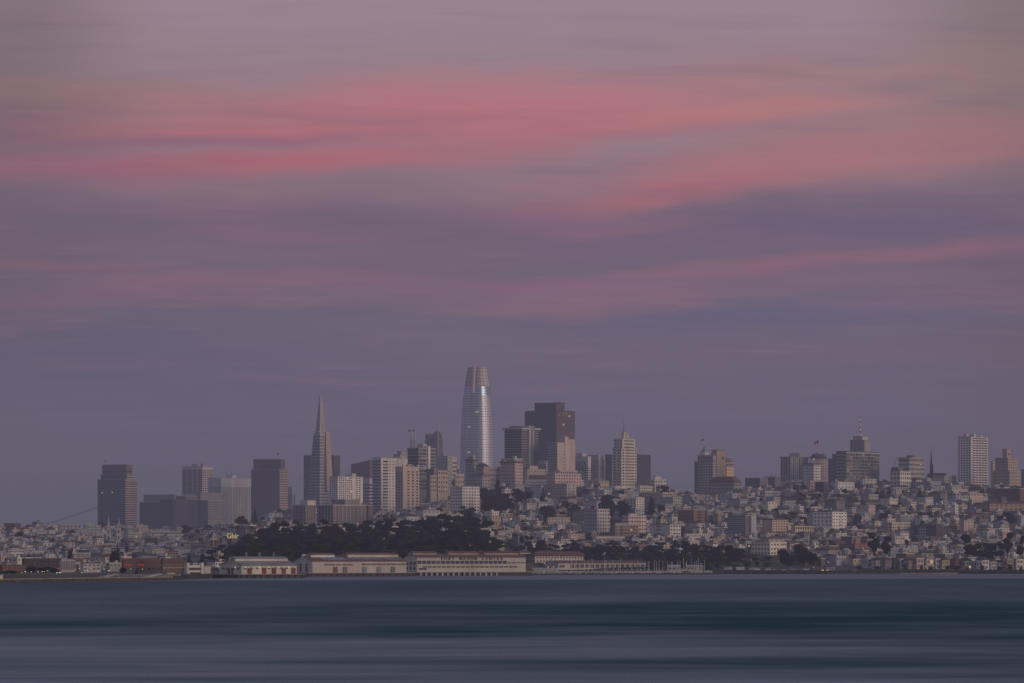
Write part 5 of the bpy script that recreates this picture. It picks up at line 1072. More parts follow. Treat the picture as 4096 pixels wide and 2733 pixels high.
TREES = [
 ('pine', 1905, 5560, 2078, 90, 'broad dark tree at the right shoulder of the wooded hill'), ('pine', 1860, 5600, 2020, 60, 'dark wedge shaped tree overlapping the foot of the white eight storey block'), ('round', 1880, 5580, 2030, 54, 'low dark tree touching the corner of the white eight storey block'),
 ('round', 1840, 6560, 1925, 42, 'small dark tree left of the row below the tapered tower'), ('round', 1822, 6540, 1920, 36, 'small dark bush like tree by the beige cornice block'),
 ('cone', 1990, 6200, 1908, 78, 'tall layered dark tree standing on the slope below the cornice tower'), ('round', 1950, 6150, 1952, 80, 'wide dark tree mass left of the layered tree'), ('round', 2020, 6120, 1968, 90, 'dark tree mass below the pale cornice tower'), ('round', 1965, 6050, 1985, 90, 'lower dark tree on the slope right of the white eight storey block'),
 ('round', 2075, 6100, 1955, 70, 'dark rounded tree by the grey windowless block'), ('round', 2110, 6080, 1965, 56, 'smaller dark tree touching the grey windowless block'), ('cone', 2172, 5960, 1950, 46, 'tall narrow conifer in front of the grey windowless block'), ('round', 2190, 5900, 2022, 80, 'dark tree at the foot of the tall narrow conifer'), ('round', 2260, 5960, 1996, 60, 'dark round tree under the block with two bay stacks'), ('round', 2300, 5950, 2010, 60, 'dark tree just right below the bay stack block'),
 ('cypress', 2450, 5960, 1962, 120, 'large spreading dark tree on the upper slope below the cream setback tower'), ('round', 2420, 5930, 1985, 80, 'left skirt tree of the large spreading dark tree'), ('round', 2490, 5900, 2002, 80, 'right skirt tree of the large spreading dark tree'), ('round', 2448, 5820, 2020, 50, 'dark tree below the large spreading dark tree'),
 ('cone', 2605, 5880, 1978, 46, 'dark cone shaped conifer mid slope left of the grey green block'), ('round', 2640, 5850, 2018, 44, 'round tree right of the cone shaped conifer'), ('round', 2646, 5560, 2062, 42, 'smooth round topped tree on the lower slope above the plain grey flank block'), ('round', 2700, 5600, 2056, 40, 'dark tree left of the dark brick block'), ('round', 2660, 6500, 1943, 46, 'domed dark tree alone on the skyline right of the stepped building'), ('round', 2700, 6540, 1964, 24, 'small bush tree on the skyline beside the domed dark tree'), ('round', 2510, 6380, 1962, 34, 'small dark tree under the cream row of flats'), ('cone', 2775, 6160, 2006, 18, 'tiny pointed conifer above the dark brick block'),
 ('cypress', 3165, 5950, 2042, 70, 'dark flat topped tree in the middle of the right slope'), ('round', 3430, 6000, 2048, 60, 'dark tree right behind the bright white seven storey block'), ('round', 3685, 5960, 2046, 50, 'dark round tree mid slope under the church spire'), ('round', 3720, 5970, 2040, 46, 'second dark round tree mid slope, right of its twin'), ('cypress', 3520, 6180, 2018, 60, 'low flat dark tree on the upper slope'), ('cypress', 3610, 6200, 2012, 60, 'low flat dark tree right of another on the upper slope'),
 ('round', 4040, 5900, 2048, 60, 'dark tree cluster near the right edge mid slope'), ('round', 4000, 5880, 2060, 40, 'smaller dark tree left of the right edge cluster'), ('round', 3380, 6500, 1950, 40, 'dark tree under the ridge blocks by a lit lamp'), ('round', 3530, 6300, 1968, 40, 'dark tree near the ridge left of the pink upright house'), ('round', 3260, 6350, 1956, 36, 'dark tree under the domed roof hotel'),
 ('pine', 3500, 5420, 2124, 70, 'leaning dark pine above the waterfront houses, left of the gabled grey roofs'), ('pine', 3545, 5400, 2140, 70, 'lower limb heavy pine right of the leaning dark pine'), ('cone', 3596, 5480, 2105, 20, 'small pointed conifer in front of the long beige block'),
 ('pine', 3870, 5400, 2145, 86, 'large dark tree above the waterfront houses'), ('cypress', 3905, 5380, 2168, 90, 'wide dark tree under the lilac grey block'), ('pine', 4030, 5400, 2124, 60, 'tall dark pine near the right edge'), ('cypress', 4000, 5380, 2155, 80, 'dark tree left of the tall pine near the right edge'), ('round', 3960, 5370, 2172, 70, 'low dark tree between the big trees at the right'), ('pine', 4085, 5390, 2150, 50, 'dark tree cut by the right edge'),
 ('round', 3135, 5290, 2196, 66, 'left of the two big dark shore trees, beside the cream corner block'), ('round', 3195, 5330, 2166, 84, 'tallest dark shore tree with a rounded peak'), ('round', 3215, 5275, 2190, 90, 'wide dark shore tree right of the tallest one'), ('round', 3250, 5270, 2206, 60, 'lower right part of the big shore tree clump'), ('round', 3155, 5260, 2225, 70, 'low dark tree at the foot of the shore clump'),
 ('palm', 2517, 5380, 2150, 40, 'left of two palms among the shoreline trees'), ('palm', 2543, 5380, 2154, 36, 'right of two palms among the shoreline trees'),
 ('round', 300, 5900, 2098, 0.1, None), ('cypress', 404, 5950, 2082, 44, 'dark tree standing left of the twin church spires'), ('round', 280, 5200, 2192, 28, 'small dark round tree on the left slope'), ('cone', 470, 5080, 2174, 40, 'dark tree in front of the parish building'), ('round', 460, 4980, 2198, 50, 'dark tree below the parish building'),
 ('cone', 755, 4700, 2216, 44, 'left of two dark pointed trees behind the white arched building'), ('cone', 808, 4720, 2208, 50, 'right of two dark pointed trees behind the white arched building'), ('round', 750, 5700, 2100, 60, 'dark tree under the navy glass block'), ('round', 790, 5650, 2112, 50, 'dark tree right below the navy glass block'), ('round', 830, 5500, 2100, 50, 'dark tree left of the brick tower'),
 ('cone', 1018, 5700, 2032, 34, 'small layered conifer on the skyline left of the dark balcony blocks'), ('round', 968, 5650, 2060, 60, 'dark tree on the skyline above the lit letters'), ('round', 1120, 5700, 2030, 40, 'dark tree beside the left balcony block'), ('cone', 1060, 5600, 2055, 20, 'thin dark conifer between pale hilltop houses'),
 ('round', 50, 4560, 2282, 60, 'dark shrub like tree before the red brick building'), ('round', 130, 4620, 2265, 70, 'dark tree on the left shore under the flat warehouse'), ('round', 175, 4600, 2268, 70, 'second dark tree on the left shore under the flat warehouse'), ('round', 490, 4560, 2268, 36, 'small dark tree left of the glowing red signs'), ('cone', 546, 4550, 2270, 14, 'thin dark conifer between the glowing red signs'), ('round', 215, 4600, 2270, 50, 'dark tree beside the red lamp on the left shore'), ('round', 20, 4580, 2288, 50, 'low dark tree at the left edge'),
]
for k, px, D, rt, w, lab in TREES:
    if lab:
        tall = {'round': 1.0, 'cypress': .62, 'cone': 1.9, 'pine': 1.15, 'palm': 1.3}[k] * w
        if D > 5450: D = D_for(px, rt + tall)
        tree(k, px, D, rt, w, lab)
# rows of trees along the foot of the slope, right of the wooded hill
SP = [(2050, 2190), (2075, 2150), (2100, 2142), (2140, 2150), (2200, 2168), (2250, 2175), (2300, 2162), (2330, 2180), (2360, 2172), (2400, 2166), (2470, 2165), (2500, 2180), (2580, 2170), (2640, 2172), (2670, 2180), (2710, 2172), (2760, 2160), (2800, 2168), (2850, 2176), (2890, 2168), (2930, 2178), (2970, 2190), (3000, 2205), (3050, 2214), (3090, 2232)]
for row_i in range(3):
    px = 2050 + row_i * 17
    while px < 3090:
        D = (5330 if px > 2360 else 5430) + row_i * 45 + random.uniform(-12, 12); top = interp(px, SP)
        big = 2700 < px < 3000
        rt = top + (2 - row_i) * (18 if not big else 26) + random.uniform(-4, 10)
        if not (row_i == 0 and not big and random.random() < .45):
            tree(random.choice(('cypress', 'round', 'round')), px, D, rt, random.uniform(44, 80) * (1.2 if big else 1), 'dark tree in the belt of trees between the marina and the hillside houses', 'belt of dark trees behind the marina')
        px += random.uniform(36, 58)
px = 2600
while px < 3100:
    tree('round', px, 5262 + random.uniform(-6, 6), 2252 + random.uniform(-14, 6), random.uniform(26, 60), 'low dark shrub tree behind the marina car park', 'low dark trees behind the car park'); px += random.uniform(28, 50)

# ------------------------------------------------------------------ hillside houses
WALLS = [('white', 7, 'white'), ('offwhite', 11, 'off-white'), ('cream', 10, 'cream'), ('beige', 13, 'beige'), ('grey', 20, 'grey'), ('bluegrey', 14, 'blue grey'), ('pinkish', 8, 'pale pink'), ('tan', 9, 'tan'), ('darkgrey', 16, 'dark grey'), ('green', 2, 'grey green'), ('concrete', 16, 'stone grey'), ('brick', 1, 'brick red'), ('redbrown', 1, 'rust red'), ('ochre', 1, 'ochre'), ('brown', 8, 'brown'), ('charcoal', 5, 'charcoal'), ('yellow', 1, 'yellow'), ('palegreen', 1, 'pale green')]
WT = [w for w in WALLS for _ in range(w[1])]
LM = [  # landmarks for the labels: px range, words
 (-50, 100, 'near the left edge'), (100, 250, 'on the left slope under the bridge cable'), (250, 400, 'below the dark stepped slab'), (400, 500, 'around the twin spired church'), (500, 640, 'below the low dark office block'), (640, 800, 'below the navy glass block'), (800, 960, 'beside the bulb-lit brick tower'), (960, 1180, 'below the brown banded slab'), (1180, 1500, 'below the pyramid'),
 (1500, 1700, 'below the beige brick tower'), (1700, 1800, 'left of the white eight storey block'), (1800, 1960, 'below the tapered tower'), (1960, 2080, 'below the pale cornice tower'), (2080, 2200, 'below the massive dark tower'), (2200, 2330, 'below the pink hilltop flats'), (2330, 2450, 'left below the cream setback tower'), (2450, 2560, 'right below the cream setback tower'), (2560, 2700, 'below the dark ribbed slab'),
 (2700, 2800, 'above the dark brick block'), (2800, 2900, 'below the grey cupola hotel'), (2900, 3030, 'near the grey glass slab with the fin'), (3030, 3170, 'near the brown grey six storey block'), (3170, 3300, 'below the domed roof hotel'), (3300, 3420, 'near the bright white seven storey block'), (3420, 3540, 'below the broad brown mast slab'), (3540, 3660, 'below the tower crane'), (3660, 3800, 'below the needle church spire'), (3800, 3970, 'below the white slab tower'), (3970, 4200, 'below the stepped tan tower')]
cands = []
def blocked(px0, px1, rt, rb, D):
    for bx0, bx1, bt, bb, bD in BOXES:
        if px1 > bx0 and px0 < bx1:
            if D < bD and rt < bb - min(14, (bb - bt) * .3) and rb > bt: return True      # would hide the landmark
            if abs(D - bD) < 32 + (bx1 - bx0) * .12 and rb > bt: return True
            if D > bD and rt > bt and rb < bb + 40 and px0 > bx0 and px1 < bx1: return True    # wholly hidden
    return False
D = 4640.0
while D < 6640:
    px = -60 + random.uniform(0, 40)
    while px < 4150:
        wL, wR = random.choice(((5, 8), (6, 8), (7, 10), (8, 12), (9, 14), (6, 16), (12, 11), (11, 16), (15, 19))) ; wL *= random.uniform(.7, 1.15); wR *= random.uniform(.75, 1.3)
        sc = F / D; a = math.radians(random.choice((31, 31, 31, 45, 60)))
        pl, pr = wL * math.cos(a) * sc, wR * math.sin(a) * sc; xc = px + pl
        if px < 858: dmin = 4900 if px > 650 else 4930
        elif px < 1960: dmin = 5490
        elif px < 2360: dmin = 5580
        elif px < 3000: dmin = 5450
        elif px < 3160: dmin = 5400
        else: dmin = 5300
        Dj = D + random.uniform(-14, 14)
        z = gz(xc, Dj); h = random.uniform(5.5, 8.6) + (random.random() < .10) * random.uniform(2, 6) + (wL > 14) * 4
        rt, rb = PY(z + h, Dj), PY(z, Dj)
        if Dj > dmin and random.random() > .05 and not blocked(px, px + pl + pr, rt, rb, Dj):
            cands.append((xc, Dj, a, wL, wR, h, z, px, px + pl + pr, rt, rb))
        px += pl + pr + random.choice((0, 1, 2, 3, 8, 14)) * sc / 4
    D += random.uniform(26, 35)
# gaps get trees
gaps = 0
for i in range(340):
    px = random.uniform(0, 4096); D = random.uniform(5480, 6560)
    if px < 860: D = random.uniform(4950, 6500)
    top = PY(gz(px, D) + random.uniform(8, 13), D)
    if not blocked(px - 15, px + 15, top, top + 30, D) and gaps < 210:
        tree(random.choice(('round', 'round', 'cypress', 'pine', 'cone')), px, D, top, random.uniform(18, 46), 'small dark tree among the hillside houses', 'small trees among the hillside houses'); gaps += 1
def size_px(c): return (c[8] - c[7]) * (c[10] - c[9])
# what of each house can be seen: the rows in front hide the rest
order = sorted(cands, key=lambda c: c[1]); hor = [99999.0] * 1100; vis = {}
for c in order:
    s_ = 0
    for k in range(max(0, int(c[7] / 4)), min(1099, int(c[8] / 4)) + 1):
        s_ += max(0, min(hor[k], c[10]) - c[9]); hor[k] = min(hor[k], c[9])
    vis[id(c)] = s_ * 4
order = [c for c in sorted(cands, key=lambda c: -vis[id(c)]) if vis[id(c)] > 60]
front, rest = order[:288], order[288:]
def roof_kind():
    r = random.random(); return 'flat' if r < .74 else ('gabled' if r < .9 else 'hipped')
def house_geo(c, kind): pass
used_labels = {}
BANDW = ('high up', 'mid slope', 'low down')
def win_rects(w, h, n, st):
    out = []; fh = h / st
    for k in range(st):
        for i in range(n):
            cx = w * (i + .5) / n; ww = min(1.9, w / n * .5); out.append((cx - ww / 2, cx + ww / 2, fh * k + fh * .32, fh * k + fh * .74))
    return out
HOUSES = []
for c in front:
    xc, Dh, a, wL, wR, h, z, p0, p1, rt, rb = c
    wm, _, wname = random.choice(WT); rk = roof_kind(); st = 2 if h < 9 else (3 if h < 12.5 else 4)
    rmat = random.choice(('r_light', 'r_light', 'r_grey', 'r_white', 'r_dark')) if rk == 'flat' else random.choice(('r_grey', 'r_grey', 'r_dark', 'r_dark', 'r_brown') + (('r_red',) if c[9] > 2160 else ()))
    rname = {'r_light': 'pale', 'r_grey': 'grey', 'r_white': 'white', 'r_dark': 'dark', 'r_red': 'red', 'r_brown': 'brown'}[rmat]
    midp = (p0 + p1) / 2; lm = next((l[2] for l in LM if l[0] <= midp < l[1]), 'near the right edge')
    band = BANDW[0 if rt < 2030 else (1 if rt < 2110 else 2)]
    size = 'wide' if p1 - p0 > 92 else ('narrow' if p1 - p0 < 52 else ''); 
    base = ' '.join(x for x in (size, wname, 'house with', rname, rk, 'roof,', band, lm) if x)
    HOUSES.append([c, wm, rk, rmat, st, base, size, wname, rname, band, lm])
# ordinals for those that still read alike
from collections import defaultdict
byl = defaultdict(list)
for hs in HOUSES: byl[hs[5]].append(hs)
ORD = ['leftmost', 'second', 'third', 'fourth', 'fifth', 'sixth']
for lb, L_ in byl.items():
    if len(L_) > 1:
        L_.sort(key=lambda q: q[0][7])
        for k, hs in enumerate(L_):
            o_ = 'left' if (len(L_) == 2 and k == 0) else ('right' if len(L_) == 2 else (ORD[k] if k == 0 else (ORD[k] if k < 5 else 'last')))
            hs[5] = lb.replace('house with', o_ + ' house with') if len((lb + ' ' + o_).split()) <= 16 else lb.replace(' roof,', ' roof').replace('mid slope ', '').replace('high up ', '').replace('low down ', '').replace('house with', o_ + ' house with')
BM = {}
for c, wm, rk, rmat, st, lab, *_r in HOUSES:
    xc, Dh, a, wL, wR, h, z, p0, p1, rt, rb = c
    lab = ' '.join(lab.split()) if len(lab.split()) <= 16 else ' '.join(lab.replace(' on the left slope', '').replace(' with the fin', '').replace(' seven storey', '').replace(' six storey', '').replace(' eight storey', '').replace(' apartment', '').split()[:16])
    r = root('hillside_house', (X(xc, Dh), Dh, z), PI / 2 - a, lab, 'house', 'houses terraced up the hillside')
    block('wall', 'wall_' + wm, r, 0, wR, 0, wL, -6, h)
    if rk == 'flat':
        block('roof', rmat, r, -.25, wR + .25, -.25, wL + .25, h, h + .55)
        if random.random() < .5: block('chimney' if random.random() < .5 else 'stair_head', 'wall_' + wm, r, wR * .5, wR * .5 + 2.6, wL * .4, wL * .4 + 2.4, h + .5, h + 2.6)
    else:
        q = MB(); e = 2.6; o_ = .5
        if rk == 'gabled':
            al = wR > wL
            if al: q.hull([(-o_, -o_, h), (wR + o_, -o_, h), (wR + o_, wL + o_, h), (-o_, wL + o_, h)], [(-o_, wL / 2 - .1, h + e), (wR + o_, wL / 2 - .1, h + e), (wR + o_, wL / 2 + .1, h + e), (-o_, wL / 2 + .1, h + e)])
            else: q.hull([(-o_, -o_, h), (wR + o_, -o_, h), (wR + o_, wL + o_, h), (-o_, wL + o_, h)], [(wR / 2 - .1, -o_, h + e), (wR / 2 + .1, -o_, h + e), (wR / 2 + .1, wL + o_, h + e), (wR / 2 - .1, wL + o_, h + e)])
        else: q.hull([(-o_, -o_, h), (wR + o_, -o_, h), (wR + o_, wL + o_, h), (-o_, wL + o_, h)], [(wR * .4, wL * .4, h + e), (wR * .6, wL * .4, h + e), (wR * .6, wL * .6, h + e), (wR * .4, wL * .6, h + e)])
        q.obj('roof', [M(rmat)], r)
    nv = st if True else 0; nR = max(1, min(4, int(wR / 4.2))); k_ = 0
    wl = win_rects(wR, h, nR, st)[::-1][:4]
    for u0, u1, a0, a1 in wl: block('window', pick_glass(.016, ('glass_b', 'glass_c', 'glass_c')), r, u0, u1, -.2, .1, a0, a1)
    for u0, u1, a0, a1 in win_rects(wL, h, max(1, int(wL / 6)), st)[::-1][:1]: block('window', pick_glass(.01, ('glass_b', 'glass_c')), r, -.2, .1, u0, u1, a0, a1)
# the many smaller roofs behind them, as one mass
def far_mass():
    names = [w[0] for w in WALLS]; mats = [M('wall_' + n) for n in names]; base = len(mats)
    rn = ['r_light', 'r_grey', 'r_white', 'r_dark', 'r_red', 'r_brown']; mats += [M(n) for n in rn]; gb = len(mats); mats += [M('glass_a'), M('glass_b'), M('glass_c'), M('lit_dim')]
    q = MB()
    for c in rest:
        xc, Dh, a, wL, wR, h, z, p0, p1, rt, rb = c
        wi = names.index(random.choice(WT)[0]); ca, sa = math.cos(a), math.sin(a); ox = X(xc, Dh)
        f = lambda x, y, zz: (ox + x * sa - y * ca, Dh + x * ca + y * sa, z + zz)
        def bx(x0, x1, y0, y1, z0, z1, m):
            q.hull([f(x0, y0, z0), f(x1, y0, z0), f(x1, y1, z0), f(x0, y1, z0)], [f(x0, y0, z1), f(x1, y0, z1), f(x1, y1, z1), f(x0, y1, z1)], m)
        bx(0, wR, 0, wL, -6, h, wi)
        rk = roof_kind()
        if rk == 'flat':
            bx(-.25, wR + .25, -.25, wL + .25, h, h + .55, base + random.choice((0, 0, 1, 2, 3)))
            if random.random() < .5: bx(wR * .5, wR * .5 + 2.6, wL * .4, wL * .4 + 2.4, h + .5, h + 2.8, wi)
        else:
            e = 2.6; q.hull([f(-.5, -.5, h), f(wR + .5, -.5, h), f(wR + .5, wL + .5, h), f(-.5, wL + .5, h)], [f(wR * (.02 if rk != 'hipped' else .4), wL / 2 - .1, h + e), f(wR * (.98 if rk != 'hipped' else .6), wL / 2 - .1, h + e), f(wR * (.98 if rk != 'hipped' else .6), wL / 2 + .1, h + e), f(wR * (.02 if rk != 'hipped' else .4), wL / 2 + .1, h + e)], base + random.choice((1, 1, 3, 3, 5)))
        st = 2 if h < 8.5 else 3
        for u0, u1, a0, a1 in win_rects(wR, h, max(1, int(wR / 4)), st): bx(u0, u1, -.2, .1, a0, a1, gb + (3 if random.random() < .008 else random.choice((1, 2, 2))))
        for u0, u1, a0, a1 in win_rects(wL, h, max(1, int(wL / 6)), st): bx(-.2, .1, u0, u1, a0, a1, gb + random.choice((1, 2)))
    o = q.obj('distant_houses', mats); setp(o, 'mass of small distant houses packed up the hillside behind the nearer ones', kind='stuff')
far_mass()

# waterfront row of townhouses at the right
ROW = [(3470, 'grey', 'flat', 'grey townhouse with an arched ground floor, first in the waterfront row'), (3504, 'grey', 'gabled', 'grey gabled townhouse with round bays in the waterfront row'), (3540, 'darkgrey', 'gabled', 'dark grey townhouse with a wide terrace band in the waterfront row'), (3576, 'brown', 'gabled', 'brown roofed townhouse left of the white framed one'),
       (3602, 'white', 'flat', 'white framed townhouse with two big dark openings stacked'), (3636, 'tan', 'gabled', 'tan townhouse right of the white framed one'), (3668, 'pinkish', 'flat', 'rosy townhouse with arched balconies in the waterfront row'), (3706, 'offwhite', 'flat', 'pale townhouse between shoreline trees'), (3744, 'white', 'flat', 'bright white cube townhouse left of the yellow arched one'),
       (3770, 'yellow', 'gabled', 'yellow townhouse with a tall arched window'), (3822, 'redbrown', 'hipped', 'rust brown shingled townhouse with a hipped roof'), (3862, 'grey', 'gabled', 'grey gabled townhouse with one warm lit window'), (3896, 'grey', 'flat', 'low grey townhouse with a flat parapet'), (3930, 'white', 'gabled', 'white gabled house with a dark roof, left of its twin'),
       (3966, 'white', 'gabled', 'white gabled house with twin dormers near the right edge'), (3996, 'offwhite', 'hipped', 'small pale house with a dark hipped porch roof'), (4030, 'tan', 'flat', 'tan townhouse near the lamp post at the right'), (4066, 'cream', 'flat', 'cream balcony townhouse at the right edge')]
for i, (px, w, rk, lab) in enumerate(ROW):
    nxt = ROW[i + 1][0] if i + 1 < len(ROW) else 4110
    D = 5262 + random.uniform(-6, 6); sc = F / D; a = math.radians(62); wd = min(nxt - px - 1, 38)
    z = gz(px, D); h = Z(random.uniform(2231, 2238), D) - z - (2.2 if rk != 'flat' else 0)
    if px in (3896, 3996): h *= .75
    r = root('townhouse', (X(px, D), D, z), PI / 2 - a, lab, 'townhouse', 'townhouses along the right waterfront')
    wR = wd * .8 / sc / math.sin(a); wL = 13
    block('wall', 'wall_' + w, r, 0, wR, 0, wL, -2, h)
    if rk == 'flat': block('roof', random.choice(('r_light', 'r_grey')), r, -.3, wR + .3, -.3, wL + .3, h, h + .5)
    else:
        q = MB(); o_ = .5; e = 2.8
        if rk == 'gabled': q.hull([(-o_, -o_, h), (wR + o_, -o_, h), (wR + o_, wL + o_, h), (-o_, wL + o_, h)], [(wR / 2 - .1, -o_, h + e), (wR / 2 + .1, -o_, h + e), (wR / 2 + .1, wL + o_, h + e), (wR / 2 - .1, wL + o_, h + e)])
        else: q.hull([(-o_, -o_, h), (wR + o_, -o_, h), (wR + o_, wL + o_, h), (-o_, wL + o_, h)], [(wR * .4, wL * .4, h + e), (wR * .6, wL * .4, h + e), (wR * .6, wL * .6, h + e), (wR * .4, wL * .6, h + e)])
        q.obj('roof', [M('r_dark' if w in ('white', 'grey', 'offwhite') else 'r_red')], r)
    for k in range(2):
        for j in range(2):
            if px == 3602: 
                if j: continue
                block('window', 'glass_a', r, wR * .15, wR * .85, -.25, .1, h * (.12 + .46 * k), h * (.44 + .46 * k)); continue
            block('window', 'lit_warm' if (px == 3862 and k == 0 and j == 1) else pick_glass(.02), r, wR * (.14 + .42 * j), wR * (.14 + .42 * j) + wR * .28, -.25, .1, h * (.14 + .46 * k), h * (.40 + .46 * k))
    block('door', 'wall_brown', r, wR * .44, wR * .54, -.25, .1, 0, 2.2)
    for j in range(2): block('window', 'glass_b', r, -.25, .1, wL * (.2 + .4 * j), wL * (.2 + .4 * j) + 2, h * .5, h * .7)
px = 3440
while px < 4110:
    tree('round', px, 5232 + random.uniform(-5, 5), 2262 + random.uniform(-8, 8), random.uniform(16, 34), 'small dark street tree in front of the waterfront townhouses', 'street trees before the waterfront townhouses'); px += random.uniform(34, 70)
# second rows behind it are part of the hillside houses

# ------------------------------------------------------------------ cars and vans by the shore
def wheel_mesh():
    q = MB(); n = 12
    q.hull([(.33 * math.cos(2 * PI * i / n), -.11, .33 + .33 * math.sin(2 * PI * i / n)) for i in range(n)], [(.33 * math.cos(2 * PI * i / n), .11, .33 + .33 * math.sin(2 * PI * i / n)) for i in range(n)]); return q.make('wheel', [M('metal_dark')])
WH = wheel_mesh()
def car(px, D, kind, colr, label, flip=False, heads=False, group='vehicles parked along the right shore'):
    g = gz(px, D) + .02; nm = {'car': 'parked_car', 'van': 'camper_van', 'rv': 'motorhome'}[kind]
    r = root(nm, (X(px, D), D, g), (PI if flip else 0) + random.uniform(-.15, .15), label, {'car': 'car', 'van': 'van', 'rv': 'motorhome'}[kind], group)
    cm = mat('paint_' + colr, {'white': (.7, .7, .7), 'silver': (.4, .4, .42), 'black': (.03, .03, .035), 'blue': (.07, .10, .18), 'red': (.28, .04, .04), 'cream': (.6, .55, .45)}[colr], rough=.35, spec=.5)
    if kind == 'car':
        L, P = 4.4, [(-2.2, .35), (2.2, .35), (2.2, .75), (1.9, .9), (.9, .98), (-2.1, .98), (-2.2, .6)]; C_ = [(-1.7, .98), (.95, .98), (.35, 1.45), (-1.3, 1.45)]
    elif kind == 'van':
        L, P = 5.2, [(-2.6, .4), (2.6, .4), (2.6, 1.1), (2.0, 1.4), (-2.6, 1.4)]; C_ = [(-2.6, 1.4), (2.0, 1.4), (1.5, 2.3), (-2.5, 2.35)]
    else:
        L, P = 7.6, [(-3.8, .45), (3.8, .45), (3.8, 1.5), (-3.8, 1.5)]; C_ = [(-3.8, 1.5), (3.2, 1.5), (3.7, 2.3), (3.5, 3.0), (-3.8, 3.0)]
    def ext(pts, w, m, n_):
        q = MB(); q.hull([(x, -w, z) for x, z in pts], [(x, w, z) for x, z in pts]); return q.obj(n_, [m], r)
    ext(P, .9, cm, 'body'); ext(C_, .82 if kind == 'car' else .9, cm, 'cabin')
    zt = {'car': (1.03, 1.38), 'van': (1.5, 2.05), 'rv': (1.8, 2.4)}[kind]
    x0, x1 = (-1.3, .6) if kind == 'car' else ((-2.2, 1.6) if kind == 'van' else (-3.2, 3.2))
    for sy in (-1, 1): block('side_window', 'glass_a', r, x0, x1, sy * .88 - .05, sy * .88 + .05, *zt)
    wx = L * .31
    for sx in (-1, 1):
        for sy in (-1, 1): add('wheel', WH, r, (sx * wx, sy * .86, 0))
    if heads:
        for sy in (-.6, .6): MB().lathe([(.01, -.15), (.42, 0), (.42, .3), (.01, .45)], 8).obj('headlight', [M('lit_head')], r, (2.25, sy, .45))
MATS['lit_head'] = emis('lit_head_', (255, 215, 130), 1.6)
CARS = [(2858, 'rv', 'cream', 'cream motorhome parked by the marina end of the shore'), (2880, 'car', 'silver', 'silver car beside the cream motorhome'), (2912, 'rv', 'cream', 'long cream motorhome in the car park'), (2936, 'car', 'black', 'black car right of the long cream motorhome'), (2962, 'rv', 'white', 'white motorhome left of the red car'), (2984, 'car', 'red', 'red car parked on the shore road'),
        (3008, 'van', 'white', 'white van right of the red car'), (3030, 'van', 'white', 'second white van in the row, right of its twin'), (3052, 'car', 'blue', 'dark blue car between white vans'), (3072, 'van', 'white', 'white van below the cream corner block'), (3100, 'car', 'silver', 'silver car left of the big shore trees'), (3134, 'car', 'white', 'white car under the big shore trees'),
        (3172, 'van', 'silver', 'silver van under the big shore trees'), (3226, 'van', 'white', 'white van right of the big shore trees'), (3246, 'car', 'black', 'black car just left of the lit headlamps'), (3322, 'rv', 'cream', 'dim cream motorhome right of the lit headlamps'), (3420, 'car', 'silver', 'silver car before the first townhouses'), (3556, 'car', 'blue', 'blue car before the dark grey townhouse'),
        (3704, 'car', 'black', 'black car with a glint beside the pale townhouse'), (3808, 'rv', 'white', 'white delivery camper parked before the rust brown townhouse'), (3932, 'van', 'white', 'white van before the white gabled houses'), (4084, 'car', 'white', 'white car at the right edge of the shore road'), (3850, 'car', 'silver', 'silver car before the grey gabled townhouse')]
for px, k, co, lab in CARS: car(px, 5200 + random.uniform(-3, 3), k, co, lab, random.random() < .5)
# two cars facing the water with their lamps on
for px, lab in ((3290, 'car facing the water with bright yellow headlights, left one'), (3309, 'car facing the water with bright yellow headlights, right one')):
    car(px, 5198, 'car', 'black', lab, False, True, 'cars with their headlights on'); bpy.context.scene.collection.objects[-1]
for o in [o for o in C.objects if o.get('group') == 'cars with their headlights on']: o.rotation_euler = (0, 0, -PI / 2)

# ------------------------------------------------------------------ lamps
def lamp(px, row, D, m, label, group='lamps along the left shore', w=.55, name='street_lamp'):
    g = gz(px, D); z = max(Z(row, D), g + 1.5); r = root(name, (X(px, D), D, g), 0, label, 'street lamp', group)
    MB().tube((0, 0, 0), (0, 0, z - g), .1, .07, 5).obj('pole', [M('metal_dark')], r)
    MB().lathe([(.01, -w * .6), (w, -w * .2), (w * .9, w * .35), (.01, w * .6)], 8).obj('lamp_head', [M(m)], r, (0, 0, z - g))
MATS['lit_soft'] = emis('lit_soft_', (240, 225, 170), .8)
for i, (px, row, m) in enumerate([(101, 2287, 'lit_white'), (125, 2288, 'lit_soft'), (152, 2288, 'lit_soft'), (169, 2287, 'lit_white'), (178, 2287, 'lit_soft'), (190, 2284, 'lit_soft'), (87, 2306, 'lit_warm'), (228, 2296, 'lit_white'), (238, 2300, 'lit_white'), (243, 2291, 'lit_soft'), (302, 2278, 'lit_warm'), (318, 2275, 'lit_warm'), (327, 2294, 'lit_soft'), (350, 2284, 'lit_soft'), (392, 2284, 'lit_soft'), (416, 2278, 'lit_soft'), (435, 2283, 'lit_white'), (523, 2277, 'lit_green'), (570, 2277, 'lit_green'), (362, 2275, 'lit_soft'), (854, 2262, 'lit_warm')]):
    lamp(px, row, 4440 + (i % 3) * 8, m, {'lit_white': 'cool white lamp shining low on the left shore', 'lit_soft': 'dim cream lamp low on the left shore', 'lit_warm': 'amber lamp low on the left shore', 'lit_green': 'greenish lamp in front of the glowing red signs'}[m] + ('' if m != 'lit_warm' else (', beside the dark shore trees' if px == 854 else '')), w=.5)
lamp(233, 2274, 4700, 'lit_red', 'big round red lamp on the left shore beside the ribbed grey block', None, 1.0)
